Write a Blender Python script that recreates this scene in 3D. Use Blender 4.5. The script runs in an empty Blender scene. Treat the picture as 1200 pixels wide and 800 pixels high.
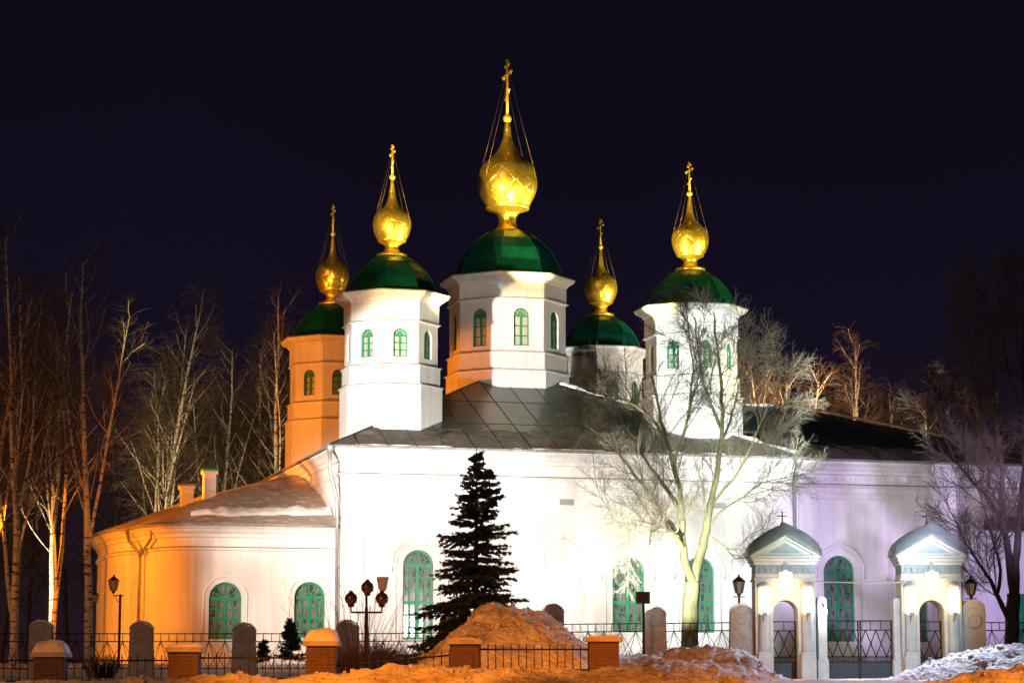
import bpy, math, random
from math import sin, cos, pi, radians as R
from mathutils import Vector, Matrix, noise
from mathutils.geometry import tessellate_polygon
random.seed(7)
sc = bpy.context.scene
COL = sc.collection

# ------------------------------------------------------------------ camera
FPX, PITCH, EYE = 2870.0, R(8.25), 1.6
cam = bpy.data.cameras.new('camera'); camo = bpy.data.objects.new('camera', cam); COL.objects.link(camo)
camo.location = (0, 0, EYE); camo.rotation_euler = (pi/2 + PITCH, 0, 0)
cam.sensor_width = 36; cam.lens = FPX/1200*36; cam.clip_end = 3000; cam.clip_start = 0.5
sc.camera = camo

def P(px, py, Y):
    """point of the place that lies at distance Y and is seen at a photo pixel"""
    a = (px-600)/FPX; b = (400-py)/FPX
    dy = cos(PITCH)-b*sin(PITCH); dz = sin(PITCH)+b*cos(PITCH)
    t = Y/dy
    return Vector((a*t, Y, EYE+dz*t))

# ------------------------------------------------------------------ materials
def mat(name, col, rough=.7, metal=0., noise_amt=0., noise_scale=3., col2=None, bump=0., bscale=8., spec=.5, stretch=(1,1,1), emis=None, estr=0., ramp=(.4,.65), bdist=.02):
    m = bpy.data.materials.new(name); m.use_nodes = True
    nt = m.node_tree; b = nt.nodes['Principled BSDF']
    b.inputs['Base Color'].default_value = (*col, 1); b.inputs['Roughness'].default_value = rough
    b.inputs['Metallic'].default_value = metal; b.inputs['Specular IOR Level'].default_value = spec
    if emis:
        b.inputs['Emission Color'].default_value = (*emis, 1); b.inputs['Emission Strength'].default_value = estr
    tc = nt.nodes.new('ShaderNodeTexCoord'); mp = nt.nodes.new('ShaderNodeMapping')
    mp.inputs['Scale'].default_value = stretch
    nt.links.new(tc.outputs['Object'], mp.inputs['Vector'])
    if col2:
        n = nt.nodes.new('ShaderNodeTexNoise'); n.inputs['Scale'].default_value = noise_scale; n.inputs['Detail'].default_value = 8
        n.inputs['Roughness'].default_value = .65
        nt.links.new(mp.outputs[0], n.inputs['Vector'])
        r = nt.nodes.new('ShaderNodeValToRGB')
        r.color_ramp.elements[0].position = ramp[0]; r.color_ramp.elements[1].position = ramp[1]
        r.color_ramp.elements[0].color = (*col, 1); r.color_ramp.elements[1].color = (*col2, 1)
        nt.links.new(n.outputs['Fac'], r.inputs[0]); nt.links.new(r.outputs[0], b.inputs['Base Color'])
    if bump:
        n2 = nt.nodes.new('ShaderNodeTexNoise'); n2.inputs['Scale'].default_value = bscale; n2.inputs['Detail'].default_value = 6
        nt.links.new(mp.outputs[0], n2.inputs['Vector'])
        bp = nt.nodes.new('ShaderNodeBump'); bp.inputs['Strength'].default_value = bump; bp.inputs['Distance'].default_value = bdist
        nt.links.new(n2.outputs['Fac'], bp.inputs['Height']); nt.links.new(bp.outputs[0], b.inputs['Normal'])
    return m

def plaster(name, base, dark):
    """lime-washed brick wall: broad tone variation, rain streaks running down, faint bump"""
    m = bpy.data.materials.new(name); m.use_nodes = True
    nt = m.node_tree; b = nt.nodes['Principled BSDF']; L = nt.links.new
    b.inputs['Roughness'].default_value = .85; b.inputs['Specular IOR Level'].default_value = .2
    tc = nt.nodes.new('ShaderNodeTexCoord')
    n = nt.nodes.new('ShaderNodeTexNoise'); n.inputs['Scale'].default_value = .5; n.inputs['Detail'].default_value = 6
    L(tc.outputs['Object'], n.inputs['Vector'])
    mp = nt.nodes.new('ShaderNodeMapping'); mp.inputs['Scale'].default_value = (3.5, 3.5, .25); L(tc.outputs['Object'], mp.inputs['Vector'])
    s = nt.nodes.new('ShaderNodeTexNoise'); s.inputs['Scale'].default_value = 1.; s.inputs['Detail'].default_value = 5; L(mp.outputs[0], s.inputs['Vector'])
    mul = nt.nodes.new('ShaderNodeMath'); mul.operation = 'MULTIPLY'; L(n.outputs['Fac'], mul.inputs[0]); L(s.outputs['Fac'], mul.inputs[1])
    r = nt.nodes.new('ShaderNodeValToRGB'); r.color_ramp.elements[0].position = .16; r.color_ramp.elements[1].position = .34
    r.color_ramp.elements[0].color = (*base, 1); r.color_ramp.elements[1].color = (*dark, 1)
    L(mul.outputs[0], r.inputs[0]); L(r.outputs[0], b.inputs['Base Color'])
    n3 = nt.nodes.new('ShaderNodeTexNoise'); n3.inputs['Scale'].default_value = 9; n3.inputs['Detail'].default_value = 8; L(tc.outputs['Object'], n3.inputs['Vector'])
    bp = nt.nodes.new('ShaderNodeBump'); bp.inputs['Strength'].default_value = .35; bp.inputs['Distance'].default_value = .015
    L(n3.outputs['Fac'], bp.inputs['Height']); L(bp.outputs[0], b.inputs['Normal'])
    return m

M = {}
M['plaster'] = plaster('lime_plaster', (.80,.80,.78), (.66,.66,.65))
M['trim'] = mat('trim_plaster', (.78,.78,.76), .85, col2=(.66,.66,.65), noise_scale=2., bump=.2, spec=.2)
M['soot'] = mat('ledge_flashing', (.16,.17,.16), .6, col2=(.3,.3,.28), noise_scale=6)
M['green'] = mat('green_window_paint', (.010,.20,.085), .45, col2=(.014,.25,.11), noise_scale=5)
M['glass'] = mat('window_glass', (.05,.06,.065), .12, col2=(.20,.17,.18), noise_scale=2.6, spec=.6, stretch=(2.2,2.2,.8), ramp=(.42,.5))
M['glass_lit'] = mat('curtained_glass', (.36,.38,.34), .25, col2=(.50,.47,.44), noise_scale=2., spec=.5, stretch=(2,2,.6))
M['gold'] = mat('gilded_metal', (.95,.67,.11), .31, .9, col2=(.85,.52,.06), noise_scale=3.5, bump=.45, bscale=4, bdist=.03)
M['cross_gold'] = mat('gilded_cross', (.95,.60,.12), .4, .45)
def leaf_pattern(m, sc_):
    nt = m.node_tree; b = nt.nodes['Principled BSDF']; L = nt.links.new
    tc = nt.nodes.new('ShaderNodeTexCoord'); mp = nt.nodes.new('ShaderNodeMapping'); mp.inputs['Rotation'].default_value = (.5,.6,.78); L(tc.outputs['Object'], mp.inputs[0])
    v = nt.nodes.new('ShaderNodeTexVoronoi'); v.inputs['Scale'].default_value = sc_; v.inputs['Randomness'].default_value = .55; L(mp.outputs[0], v.inputs['Vector'])
    v2 = nt.nodes.new('ShaderNodeTexVoronoi'); v2.feature = 'DISTANCE_TO_EDGE'; v2.inputs['Scale'].default_value = sc_; v2.inputs['Randomness'].default_value = .55; L(mp.outputs[0], v2.inputs['Vector'])
    r = nt.nodes.new('ShaderNodeMapRange'); r.inputs['From Max'].default_value = .06; L(v2.outputs['Distance'], r.inputs['Value'])
    n = nt.nodes.new('ShaderNodeVectorMath'); n.operation = 'SUBTRACT'; n.inputs[1].default_value = (.5,.5,.5); L(v.outputs['Color'], n.inputs[0])
    k = nt.nodes.new('ShaderNodeVectorMath'); k.operation = 'SCALE'; k.inputs['Scale'].default_value = .16; L(n.outputs[0], k.inputs[0])
    bp = nt.nodes.new('ShaderNodeBump'); bp.inputs['Strength'].default_value = .5; bp.inputs['Distance'].default_value = .02; L(r.outputs[0], bp.inputs['Height'])
    a = nt.nodes.new('ShaderNodeVectorMath'); a.operation = 'ADD'; L(bp.outputs[0], a.inputs[0]); L(k.outputs[0], a.inputs[1])
    q = nt.nodes.new('ShaderNodeVectorMath'); q.operation = 'NORMALIZE'; L(a.outputs[0], q.inputs[0]); L(q.outputs[0], b.inputs['Normal'])
leaf_pattern(M['gold'], 2.6)
M['dome'] = mat('green_painted_tin', (.004,.085,.046), .26, 0., col2=(.003,.05,.028), noise_scale=1.6, bump=.12, bscale=3, spec=.6, bdist=.04)
M['pipe'] = mat('galvanised_pipe', (.42,.42,.42), .45, .6, col2=(.3,.29,.28), noise_scale=9)
M['iron'] = mat('black_iron', (.02,.02,.022), .5, .3, col2=(.035,.03,.028), noise_scale=20)
M['ironplate'] = mat('dark_blue_sheet', (.018,.02,.035), .55, col2=(.03,.03,.045), noise_scale=5)
M['stone'] = mat('weathered_whitewash', (.50,.49,.48), .9, col2=(.34,.32,.31), noise_scale=4, bump=.5, bscale=14)
M['gatewhite'] = mat('gate_plaster', (.66,.68,.68), .85, col2=(.55,.57,.57), noise_scale=3, bump=.25, bscale=12, spec=.2)
M['gateblue'] = mat('gate_grey_paint', (.36,.42,.45), .8, col2=(.30,.35,.38), noise_scale=4)
M['gateroof'] = mat('gate_roof_tin', (.13,.155,.17), .42, .25, col2=(.19,.22,.235), noise_scale=3, bump=.2, bscale=5)
M['bronze'] = mat('dull_bronze', (.30,.19,.06), .4, .8)
M['brick'] = None
M['birch'] = mat('birch_bark', (.52,.50,.42), .8, col2=(.03,.027,.022), noise_scale=1.6, stretch=(1,1,5.5), ramp=(.54,.60), bump=.3)
M['birch_twig'] = mat('birch_twigs', (.10,.075,.05), .85)
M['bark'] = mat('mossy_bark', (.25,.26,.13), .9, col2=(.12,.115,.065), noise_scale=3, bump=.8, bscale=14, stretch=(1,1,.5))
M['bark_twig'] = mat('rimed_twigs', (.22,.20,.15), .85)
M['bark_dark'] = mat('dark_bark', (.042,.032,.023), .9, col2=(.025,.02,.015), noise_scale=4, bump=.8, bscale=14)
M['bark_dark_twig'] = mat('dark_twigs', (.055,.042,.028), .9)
M['needle'] = mat('spruce_needles', (.03,.05,.026), .8, col2=(.045,.06,.03), noise_scale=3)
M['needle_pale'] = mat('juniper_needles', (.03,.05,.025), .8)
M['frost_glass'] = mat('lantern_glass', (.30,.27,.22), .2, spec=.6)
M['globe'] = mat('smoked_globe', (.20,.13,.06), .08, .75)
M['lamp_on'] = mat('lit_lamp_glass', (.9,.85,.7), .4, emis=(1,.78,.40), estr=1.7)
M['icon_on'] = mat('lit_icon_lamp', (.9,.85,.7), .4, emis=(1,.80,.50), estr=1.8)
M['flood_on'] = mat('lit_floodlight_lens', (.9,.9,1), .4, emis=(.9,.9,1), estr=60.)
M['vent'] = mat('vent_grille', (.28,.30,.28), .7)
M['cap_green'] = mat('green_cap', (.05,.35,.15), .5)

def snow_mat(name, clean, dirt, scale, ramp):
    m = mat(name, dirt, .7, col2=clean, noise_scale=scale, ramp=ramp, bump=1., bscale=6, spec=.3, bdist=.14)
    return m
M['snow'] = snow_mat('packed_snow', (.78,.80,.83), (.55,.54,.52), 1.2, (.35,.55))
M['snow_dirty'] = snow_mat('ploughed_snow', (.74,.75,.77), (.34,.30,.25), .9, (.34,.58))
M['snow_cap'] = mat('snow_cap', (.80,.82,.85), .65, bump=.8, bscale=9, bdist=.05)
M['asphalt'] = mat('asphalt', (.05,.05,.05), .8, col2=(.16,.16,.17), noise_scale=.6, bump=.4, bscale=30)

def roof_mat(name, metal_a, metal_b, snowc, lo, hi, seam=1.05):
    """painted sheet-metal roof, standing seams running up the slope, thin snow and grit lying near the eaves"""
    m = bpy.data.materials.new(name); m.use_nodes = True
    nt = m.node_tree; b = nt.nodes['Principled BSDF']; L = nt.links.new
    tc = nt.nodes.new('ShaderNodeTexCoord'); sep = nt.nodes.new('ShaderNodeSeparateXYZ'); L(tc.outputs['Object'], sep.inputs[0])
    n = nt.nodes.new('ShaderNodeTexNoise'); n.inputs['Scale'].default_value = .7; n.inputs['Detail'].default_value = 9; n.inputs['Roughness'].default_value = .6
    L(tc.outputs['Object'], n.inputs['Vector'])
    cr = nt.nodes.new('ShaderNodeValToRGB'); cr.color_ramp.elements[0].position = .35; cr.color_ramp.elements[1].position = .65
    cr.color_ramp.elements[0].color = (*metal_a, 1); cr.color_ramp.elements[1].color = (*metal_b, 1); L(n.outputs['Fac'], cr.inputs[0])
    mr = nt.nodes.new('ShaderNodeMapRange'); mr.inputs['From Min'].default_value = lo; mr.inputs['From Max'].default_value = hi
    mr.inputs['To Min'].default_value = .46; mr.inputs['To Max'].default_value = 0.; L(sep.outputs['Z'], mr.inputs['Value'])
    n2 = nt.nodes.new('ShaderNodeTexNoise'); n2.inputs['Scale'].default_value = 1.1; n2.inputs['Detail'].default_value = 10; n2.inputs['Roughness'].default_value = .7
    mp = nt.nodes.new('ShaderNodeMapping'); mp.inputs['Scale'].default_value = (.55, 1, 1.6); L(tc.outputs['Object'], mp.inputs['Vector']); L(mp.outputs[0], n2.inputs['Vector'])
    add = nt.nodes.new('ShaderNodeMath'); add.operation = 'ADD'; L(mr.outputs[0], add.inputs[0]); L(n2.outputs['Fac'], add.inputs[1])
    r2 = nt.nodes.new('ShaderNodeValToRGB'); r2.color_ramp.elements[0].position = .66; r2.color_ramp.elements[1].position = .74
    L(add.outputs[0], r2.inputs[0])
    mx = nt.nodes.new('ShaderNodeMix'); mx.data_type = 'RGBA'; L(r2.outputs[0], mx.inputs[0]); L(cr.outputs[0], mx.inputs[6])
    dn = nt.nodes.new('ShaderNodeTexNoise'); dn.inputs['Scale'].default_value = 2.5; dn.inputs['Detail'].default_value = 8; L(tc.outputs['Object'], dn.inputs['Vector'])
    dr = nt.nodes.new('ShaderNodeValToRGB'); dr.color_ramp.elements[0].position = .5; dr.color_ramp.elements[1].position = .72
    dr.color_ramp.elements[0].color = (*snowc, 1); dr.color_ramp.elements[1].color = (min(1,snowc[0]*1.9), min(1,snowc[1]*1.9), min(1,snowc[2]*2.), 1)
    L(dn.outputs['Fac'], dr.inputs[0]); L(dr.outputs[0], mx.inputs[7]); L(mx.outputs[2], b.inputs['Base Color'])
    rr = nt.nodes.new('ShaderNodeMapRange'); rr.inputs['To Min'].default_value = .32; rr.inputs['To Max'].default_value = .9; L(r2.outputs[0], rr.inputs['Value']); L(rr.outputs[0], b.inputs['Roughness'])
    bp = nt.nodes.new('ShaderNodeBump'); bp.inputs['Strength'].default_value = .6; bp.inputs['Distance'].default_value = .04; L(r2.outputs[0], bp.inputs['Height']); L(bp.outputs[0], b.inputs['Normal'])
    return m
M['roof'] = roof_mat('church_roof_tin', (.006,.028,.021), (.016,.032,.027), (.10,.085,.065), 7.9, 9.3)
M['roof_low'] = roof_mat('apse_roof_tin', (.16,.11,.08), (.26,.19,.14), (.44,.37,.30), 4.8, 9.5)

def brick_mat():
    m = bpy.data.materials.new('pillar_brick'); m.use_nodes = True
    nt = m.node_tree; b = nt.nodes['Principled BSDF']; L = nt.links.new
    tc = nt.nodes.new('ShaderNodeTexCoord'); mp = nt.nodes.new('ShaderNodeMapping'); mp.inputs['Rotation'].default_value = (R(90), 0, 0)
    L(tc.outputs['Object'], mp.inputs['Vector'])
    t = nt.nodes.new('ShaderNodeTexBrick'); t.inputs['Scale'].default_value = 1.; t.inputs['Brick Width'].default_value = .25; t.inputs['Row Height'].default_value = .075
    t.inputs['Mortar Size'].default_value = .008; t.inputs['Color1'].default_value = (.13,.075,.05,1); t.inputs['Color2'].default_value = (.10,.06,.042,1); t.inputs['Mortar'].default_value = (.15,.11,.085,1)
    L(mp.outputs[0], t.inputs['Vector']); L(t.outputs['Color'], b.inputs['Base Color']); b.inputs['Roughness'].default_value = .9
    bp = nt.nodes.new('ShaderNodeBump'); bp.inputs['Strength'].default_value = .6; bp.inputs['Distance'].default_value = .01; bp.invert = True
    L(t.outputs['Fac'], bp.inputs['Height']); L(bp.outputs[0], b.inputs['Normal'])
    return m
M['brick'] = brick_mat()

# ------------------------------------------------------------------ mesh builder
class MB:
    def __init__(s): s.v = []; s.f = []; s.m = []; s.sm = []
    def add(s, vs, fs, mi=0, smooth=False):
        b = len(s.v); s.v.extend(vs)
        for f in fs: s.f.append([i+b for i in f]); s.m.append(mi); s.sm.append(smooth)
        return s
    def box(s, x0, x1, y0, y1, z0, z1, mi=0):
        vs = [(x0,y0,z0),(x1,y0,z0),(x1,y1,z0),(x0,y1,z0),(x0,y0,z1),(x1,y0,z1),(x1,y1,z1),(x0,y1,z1)]
        return s.add(vs, [(0,3,2,1),(4,5,6,7),(0,1,5,4),(1,2,6,5),(2,3,7,6),(3,0,4,7)], mi)
    def cbox(s, x0, x1, y0, y1, z0, z1, c=.02, mi=0):
        """box with chamfered vertical edges and top"""
        pl = lambda k: [(x0+c-k,y0-k),(x1-c+k,y0-k),(x1+k,y0+c-k),(x1+k,y1-c+k),(x1-c+k,y1+k),(x0+c-k,y1+k),(x0-k,y1-c+k),(x0-k,y0+c-k)]
        vs = [(x,y,z0) for x,y in pl(0)]+[(x,y,z1-c) for x,y in pl(0)]+[(x,y,z1) for x,y in pl(-c)]
        fs = [tuple(range(7,-1,-1)), tuple(range(16,24))]
        for r in (0,8):
            for i in range(8): fs.append((r+i, r+(i+1)%8, r+8+(i+1)%8, r+8+i))
        return s.add(vs, fs, mi)
    def lathe(s, prof, n=24, cx=0, cy=0, rot=0., mi=0, smooth=True, mis=None, sy=1.):
        vs = []
        for r, z in prof:
            for k in range(n):
                a = rot+2*pi*k/n; vs.append((cx+r*cos(a), cy+sy*r*sin(a), z))
        b = len(s.v); s.v.extend(vs)
        for j in range(len(prof)-1):
            for k in range(n):
                k2 = (k+1) % n
                s.f.append([b+j*n+k, b+j*n+k2, b+(j+1)*n+k2, b+(j+1)*n+k]); s.m.append(mis[j] if mis else mi); s.sm.append(smooth)
        s.f.append([b+k for k in range(n-1,-1,-1)]); s.m.append(mis[0] if mis else mi); s.sm.append(False)
        t = b+(len(prof)-1)*n
        s.f.append([t+k for k in range(n)]); s.m.append(mis[-1] if mis else mi); s.sm.append(False)
        return s
    def tube(s, pts, r, n=6, mi=0, smooth=True):
        """pts: list of points; r: radius or list of radii"""
        pts = [Vector(p) for p in pts]; k = len(pts)
        rs = r if isinstance(r, (list, tuple)) else [r]*k
        b = len(s.v)
        d0 = (pts[-1]-pts[0]);
        if d0.length < 1e-6: d0 = pts[1]-pts[0]
        d0.normalize()
        ref = Vector((0,0,1)) if abs(d0.z) < .9 else Vector((1,0,0))
        for i, p in enumerate(pts):
            d = (pts[min(i+1,k-1)]-pts[max(i-1,0)])
            d = d.normalized() if d.length > 1e-9 else d0
            a = d.cross(ref)
            if a.length < 1e-4: a = d.cross(Vector((0,1,0)))
            a.normalize(); c = d.cross(a)
            for q in range(n):
                t = 2*pi*q/n; s.v.append(tuple(p+a*(cos(t)*rs[i])+c*(sin(t)*rs[i])))
        for i in range(k-1):
            for q in range(n):
                q2 = (q+1) % n
                s.f.append([b+i*n+q, b+i*n+q2, b+(i+1)*n+q2, b+(i+1)*n+q]); s.m.append(mi); s.sm.append(smooth)
        if n > 3:
            s.f.append([b+q for q in range(n)][::-1]); s.m.append(mi); s.sm.append(False)
            e = b+(k-1)*n; s.f.append([e+q for q in range(n)]); s.m.append(mi); s.sm.append(False)
        return s
    def prism(s, poly, y0, y1, mi=0, T=None):
        """extrude a closed (x,z) outline (counter-clockwise seen from -y) from y0 to y1"""
        n = len(poly); T = T or (lambda x,y,z:(x,y,z))
        vs = [T(x,y0,z) for x,z in poly]+[T(x,y1,z) for x,z in poly]
        b = len(s.v); s.v.extend(vs)
        tris = tessellate_polygon([[Vector((x,z,0)) for x,z in poly]])
        for t in tris:
            ar = (poly[t[1]][0]-poly[t[0]][0])*(poly[t[2]][1]-poly[t[0]][1])-(poly[t[2]][0]-poly[t[0]][0])*(poly[t[1]][1]-poly[t[0]][1])
            t = list(t) if ar > 0 else list(t)[::-1]
            s.f.append([b+i for i in t]); s.m.append(mi); s.sm.append(False)
            s.f.append([b+n+i for i in t[::-1]]); s.m.append(mi); s.sm.append(False)
        for i in range(n):
            j = (i+1) % n; s.f.append([b+i, b+n+i, b+n+j, b+j]); s.m.append(mi); s.sm.append(False)
        return s
    def build(s, name, mats, parent=None):
        me = bpy.data.meshes.new(name); me.from_pydata([tuple(v) for v in s.v], [], s.f)
        if not isinstance(mats, (list, tuple)): mats = [mats]
        for m_ in mats: me.materials.append(m_)
        me.polygons.foreach_set('material_index', s.m); me.polygons.foreach_set('use_smooth', s.sm); me.update()
        o = bpy.data.objects.new(name, me); COL.objects.link(o)
        if parent is not None: o.parent = parent
        return o

def tag(o, label=None, cat=None, group=None, kind=None):
    if label: o['label'] = label
    if cat: o['category'] = cat
    if group: o['group'] = group
    if kind: o['kind'] = kind
    return o
def thing(name, label, cat, loc=(0,0,0), rz=0., group=None):
    o = bpy.data.objects.new(name, None); COL.objects.link(o); o.empty_display_size = .2
    o.location = loc; o.rotation_euler = (0,0,rz); return tag(o, label, cat, group)
KIDS = {}
def copy_tree(o, parent=None):
    c = o.copy(); COL.objects.link(c); c.parent = parent
    for ch in [x for x in list(COL.objects) if x.parent == o]: copy_tree(ch, c)
    return c

# ------------------------------------------------------------------ terrain
def smooth(t): t = max(0., min(1., t)); return t*t*(3-2*t)
def gz(x, y):
    z = 1.85*smooth((y-40)/8.)
    z += .30*max(0, min(1, (y-48)/28.5)) + .65*smooth((y-77)/13.)
    if y > 42: z += .05*noise.noise(Vector((x*.5, y*.5, 0)))*min(1,(y-42)/4)
    return z
mb = MB(); xs = [-900,-400,-200,-120]+[-80+i*1.0 for i in range(161)]+[120,200,400,900]; ys = [-300,-100,-30,0,10,20,30,36]+[38+i*1.0 for i in range(90)]+[140,160,200,300,500,900,1500]
for y in ys:
    for x in xs: mb.v.append((x, y, gz(x, y)))
nx = len(xs)
for j in range(len(ys)-1):
    for i in range(nx-1):
        a = j*nx+i; mb.f.append([a,a+1,a+nx+1,a+nx]); mb.m.append(0); mb.sm.append(True)
tag(mb.build('ground', M['snow']), kind='structure')
mb = MB(); mb.add([(-300,12,.012),(300,12,.012),(300,34,.012),(-300,34,.012)], [(0,1,2,3)])
tag(mb.build('road', M['asphalt']), kind='structure')
mb = MB(); mb.box(-300,300,34.0,34.2,-.1,.14); tag(mb.build('kerb', M['stone']), kind='structure')
# ------------------------------------------------------------------ cathedral
G = 2.8; TH = R(15)
ch = thing('cathedral', 'large whitewashed church with five octagonal drums, green domes and golden onion cupolas', 'church', (0,92,G), TH)

def arch_pts(cx, w, z0, z1, n=14, keel=0.):
    """outline of an arched opening, counter-clockwise seen from the front"""
    r = w/2; zs = z1-r
    pts = [(cx-r, z0), (cx+r, z0)]
    for k in range(n+1):
        a = pi*k/n; pts.append((cx+r*cos(a), zs+r*sin(a)))
    return pts
def frame_fn(origin, ang):
    """T(u along the face, depth inwards, z) -> cathedral coordinates"""
    ox, oy = origin; ca, sa = cos(ang), sin(ang)
    return lambda x, y, z: (ox+ca*x-sa*y, oy+sa*x+ca*y, z)
def wall_face(mb, T, x0, x1, z0, z1, openings, depth=.22, mi=0):
    outer = [(x0,z0),(x1,z0),(x1,z1),(x0,z1)]
    loops = [outer]+[arch_pts(*o) for o in openings]
    tris = tessellate_polygon([[Vector((x,z,0)) for x,z in l] for l in loops])
    flat = [p for l in loops for p in l]
    b = len(mb.v); mb.v.extend([T(x,0,z) for x,z in flat])
    for t in tris:
        p, q, r = (flat[i] for i in t)
        ar = (q[0]-p[0])*(r[1]-p[1])-(r[0]-p[0])*(q[1]-p[1])
        if abs(ar) < 1e-9: continue
        t = list(t) if ar > 0 else list(t)[::-1]
        mb.f.append([b+i for i in t]); mb.m.append(mi); mb.sm.append(False)
    for o in openings:
        pts = arch_pts(*o); n = len(pts); b = len(mb.v)
        mb.v.extend([T(x,0,z) for x,z in pts]+[T(x,depth,z) for x,z in pts])
        for i in range(n):
            j = (i+1) % n; mb.f.append([b+i, b+j, b+n+j, b+n+i]); mb.m.append(mi); mb.sm.append(False)
def window(parent, T, cx, w, z0, z1, depth, rows, small=False, pane=None, cols=4):
    """green arched casement: frame with muntins, fan light above a transom, and the glass behind it"""
    fr = MB(); y0, y1 = depth-.08, depth-.012; r = w/2; zs = z1-r
    t = .045 if small else .085; q = .022 if small else .032
    o = arch_pts(cx, w, z0, z1, 16); i_ = arch_pts(cx, w-2*t, z0+t, z1-t, 16)
    n = len(o); vs = [T(x,y0,z) for x,z in o]+[T(x,y0,z) for x,z in i_]+[T(x,y1,z) for x,z in i_]
    fs = []
    for k in range(n):
        j = (k+1) % n; fs += [(k,j,n+j,n+k),(n+k,n+j,2*n+j,2*n+k)]
    fr.add(vs, fs)
    def bar(xa, za, xb, zb, h, dy=0.):
        d = Vector((xb-xa, 0, zb-za)).normalized(); p = Vector((-d.z,0,d.x))*h
        A = Vector((xa,0,za)); B = Vector((xb,0,zb))
        c = [A-p, B-p, B+p, A+p]
        fr.add([T(v.x,y0+.01+dy,v.z) for v in c]+[T(v.x,y1,v.z) for v in c], [(0,1,2,3),(0,4,5,1),(1,5,6,2),(2,6,7,3),(3,7,4,0)])
    bar(cx-r+t*.6, zs, cx+r-t*.6, zs, t*.75, .001)
    bar(cx, z0+t*.6, cx, zs-t*.5, t*.8, .003)
    if not small:
        for k in range(1, cols):
            if k*2 == cols: continue
            x = cx-r+w*k/cols; bar(x, z0+t, x, zs-t*.5, q, .006)
    for k in range(1, rows):
        z = z0+(zs-z0)*k/rows; bar(cx-r+t*.6, z, cx+r-t*.6, z, (t*.7 if (not small and k == rows//2) else q), .009)
    for k in range(1, 6):
        a = pi*k/6; bar(cx+r*.30*cos(a), zs+r*.30*sin(a), cx+(r-t)*cos(a), zs+(r-t)*sin(a), q*.8, .012)
    m = 8
    for k in range(m):
        a, a2 = pi*k/m, pi*(k+1)/m; bar(cx+r*.3*cos(a), zs+r*.3*sin(a), cx+r*.3*cos(a2), zs+r*.3*sin(a2), q*.8, .015)
    fo = fr.build('window', M['green'], parent)
    pn = MB(); pts = arch_pts(cx, w-.02, z0+.01, z1-.01, 16)
    pn.add([T(x,depth-.014,z) for x,z in pts], [tuple(range(len(pts)))])
    pn.build('pane', pane or M['glass'], fo)
    return fo

F0 = frame_fn((0,0), 0)
# south front, main block and refectory
wins = [(-3.6,1.16,.9,4.2),(4.57,1.28,1.22,4.1),(7.42,1.18,1.22,4.1)]
mb = MB(); wall_face(mb, F0, -6.54, 11.2, -.6, 7.95, wins)
FE = frame_fn((-6.54,18.7), -pi/2)
wall_face(mb, FE, 0, 18.7, -.6, 7.95, [])
FN = frame_fn((11.2,18.7), pi); wall_face(mb, FN, 0, 17.74, -.6, 7.95, [])
FW = frame_fn((11.2,0), pi/2); wall_face(mb, FW, 0, 18.7, -.6, 7.95, [])
wall = mb.build('wall', M['plaster'], ch); wall['label'] = 'tall bright wall of the main block under the five drums'
for w in wins: window(ch, F0, *w, depth=.22, rows=6)
wins2 = [(13.15,1.28,.92,4.23),(16.2,1.28,.92,4.23)]
door = (21.0,1.5,.25,2.85)
mb = MB(); wall_face(mb, F0, 11.2, 22.8, -.6, 7.9, wins2+[door])
FN2 = frame_fn((22.8,17.9), pi); wall_face(mb, FN2, 0, 11.6, -.6, 7.9, [])
FW2 = frame_fn((22.8,0), pi/2); wall_face(mb, FW2, 0, 17.9, -.6, 7.9, [])
o = mb.build('wall', M['plaster'], ch); o['label'] = 'lilac-lit lower wall of the refectory'
for w in wins2: window(ch, F0, *w, depth=.22, rows=6)
mb = MB(); pts = arch_pts(*door); mb.prism([(x,z) for x,z in pts], .14, .2); mb.box(20.98,21.02,.10,.139,.3,2.8); mb.box(20.4,20.9,.11,.139,.5,1.3); mb.box(21.1,21.6,.11,.139,.5,1.3)
dr = mb.build('door', M['green'], ch)
mb = MB(); mb.tube([(20.9,.06,1.35),(20.9,.06,1.55)],.015); mb.build('handle', M['bronze'], dr)
# porch canopy over that door
mb = MB(); mb.cbox(19.3,22.7,-1.5,-.03,5.35,5.75,.05,0); mb.add([(19.2,-1.6,5.752),(22.8,-1.6,5.752),(22.8,-.02,6.3),(19.2,-.02,6.3),(19.2,-.02,5.752),(22.8,-.02,5.752)],[(0,1,2,3),(0,3,4),(1,5,2)],1)
mb.tube([(19.6,-1.3,5.35),(19.6,-.02,4.5)],.04,6,2); mb.tube([(22.4,-1.3,5.35),(22.4,-.02,4.5)],.04,6,2)
mb.build('door_canopy', [M['bark_dark'],M['roof_low'],M['iron']], ch)

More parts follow.
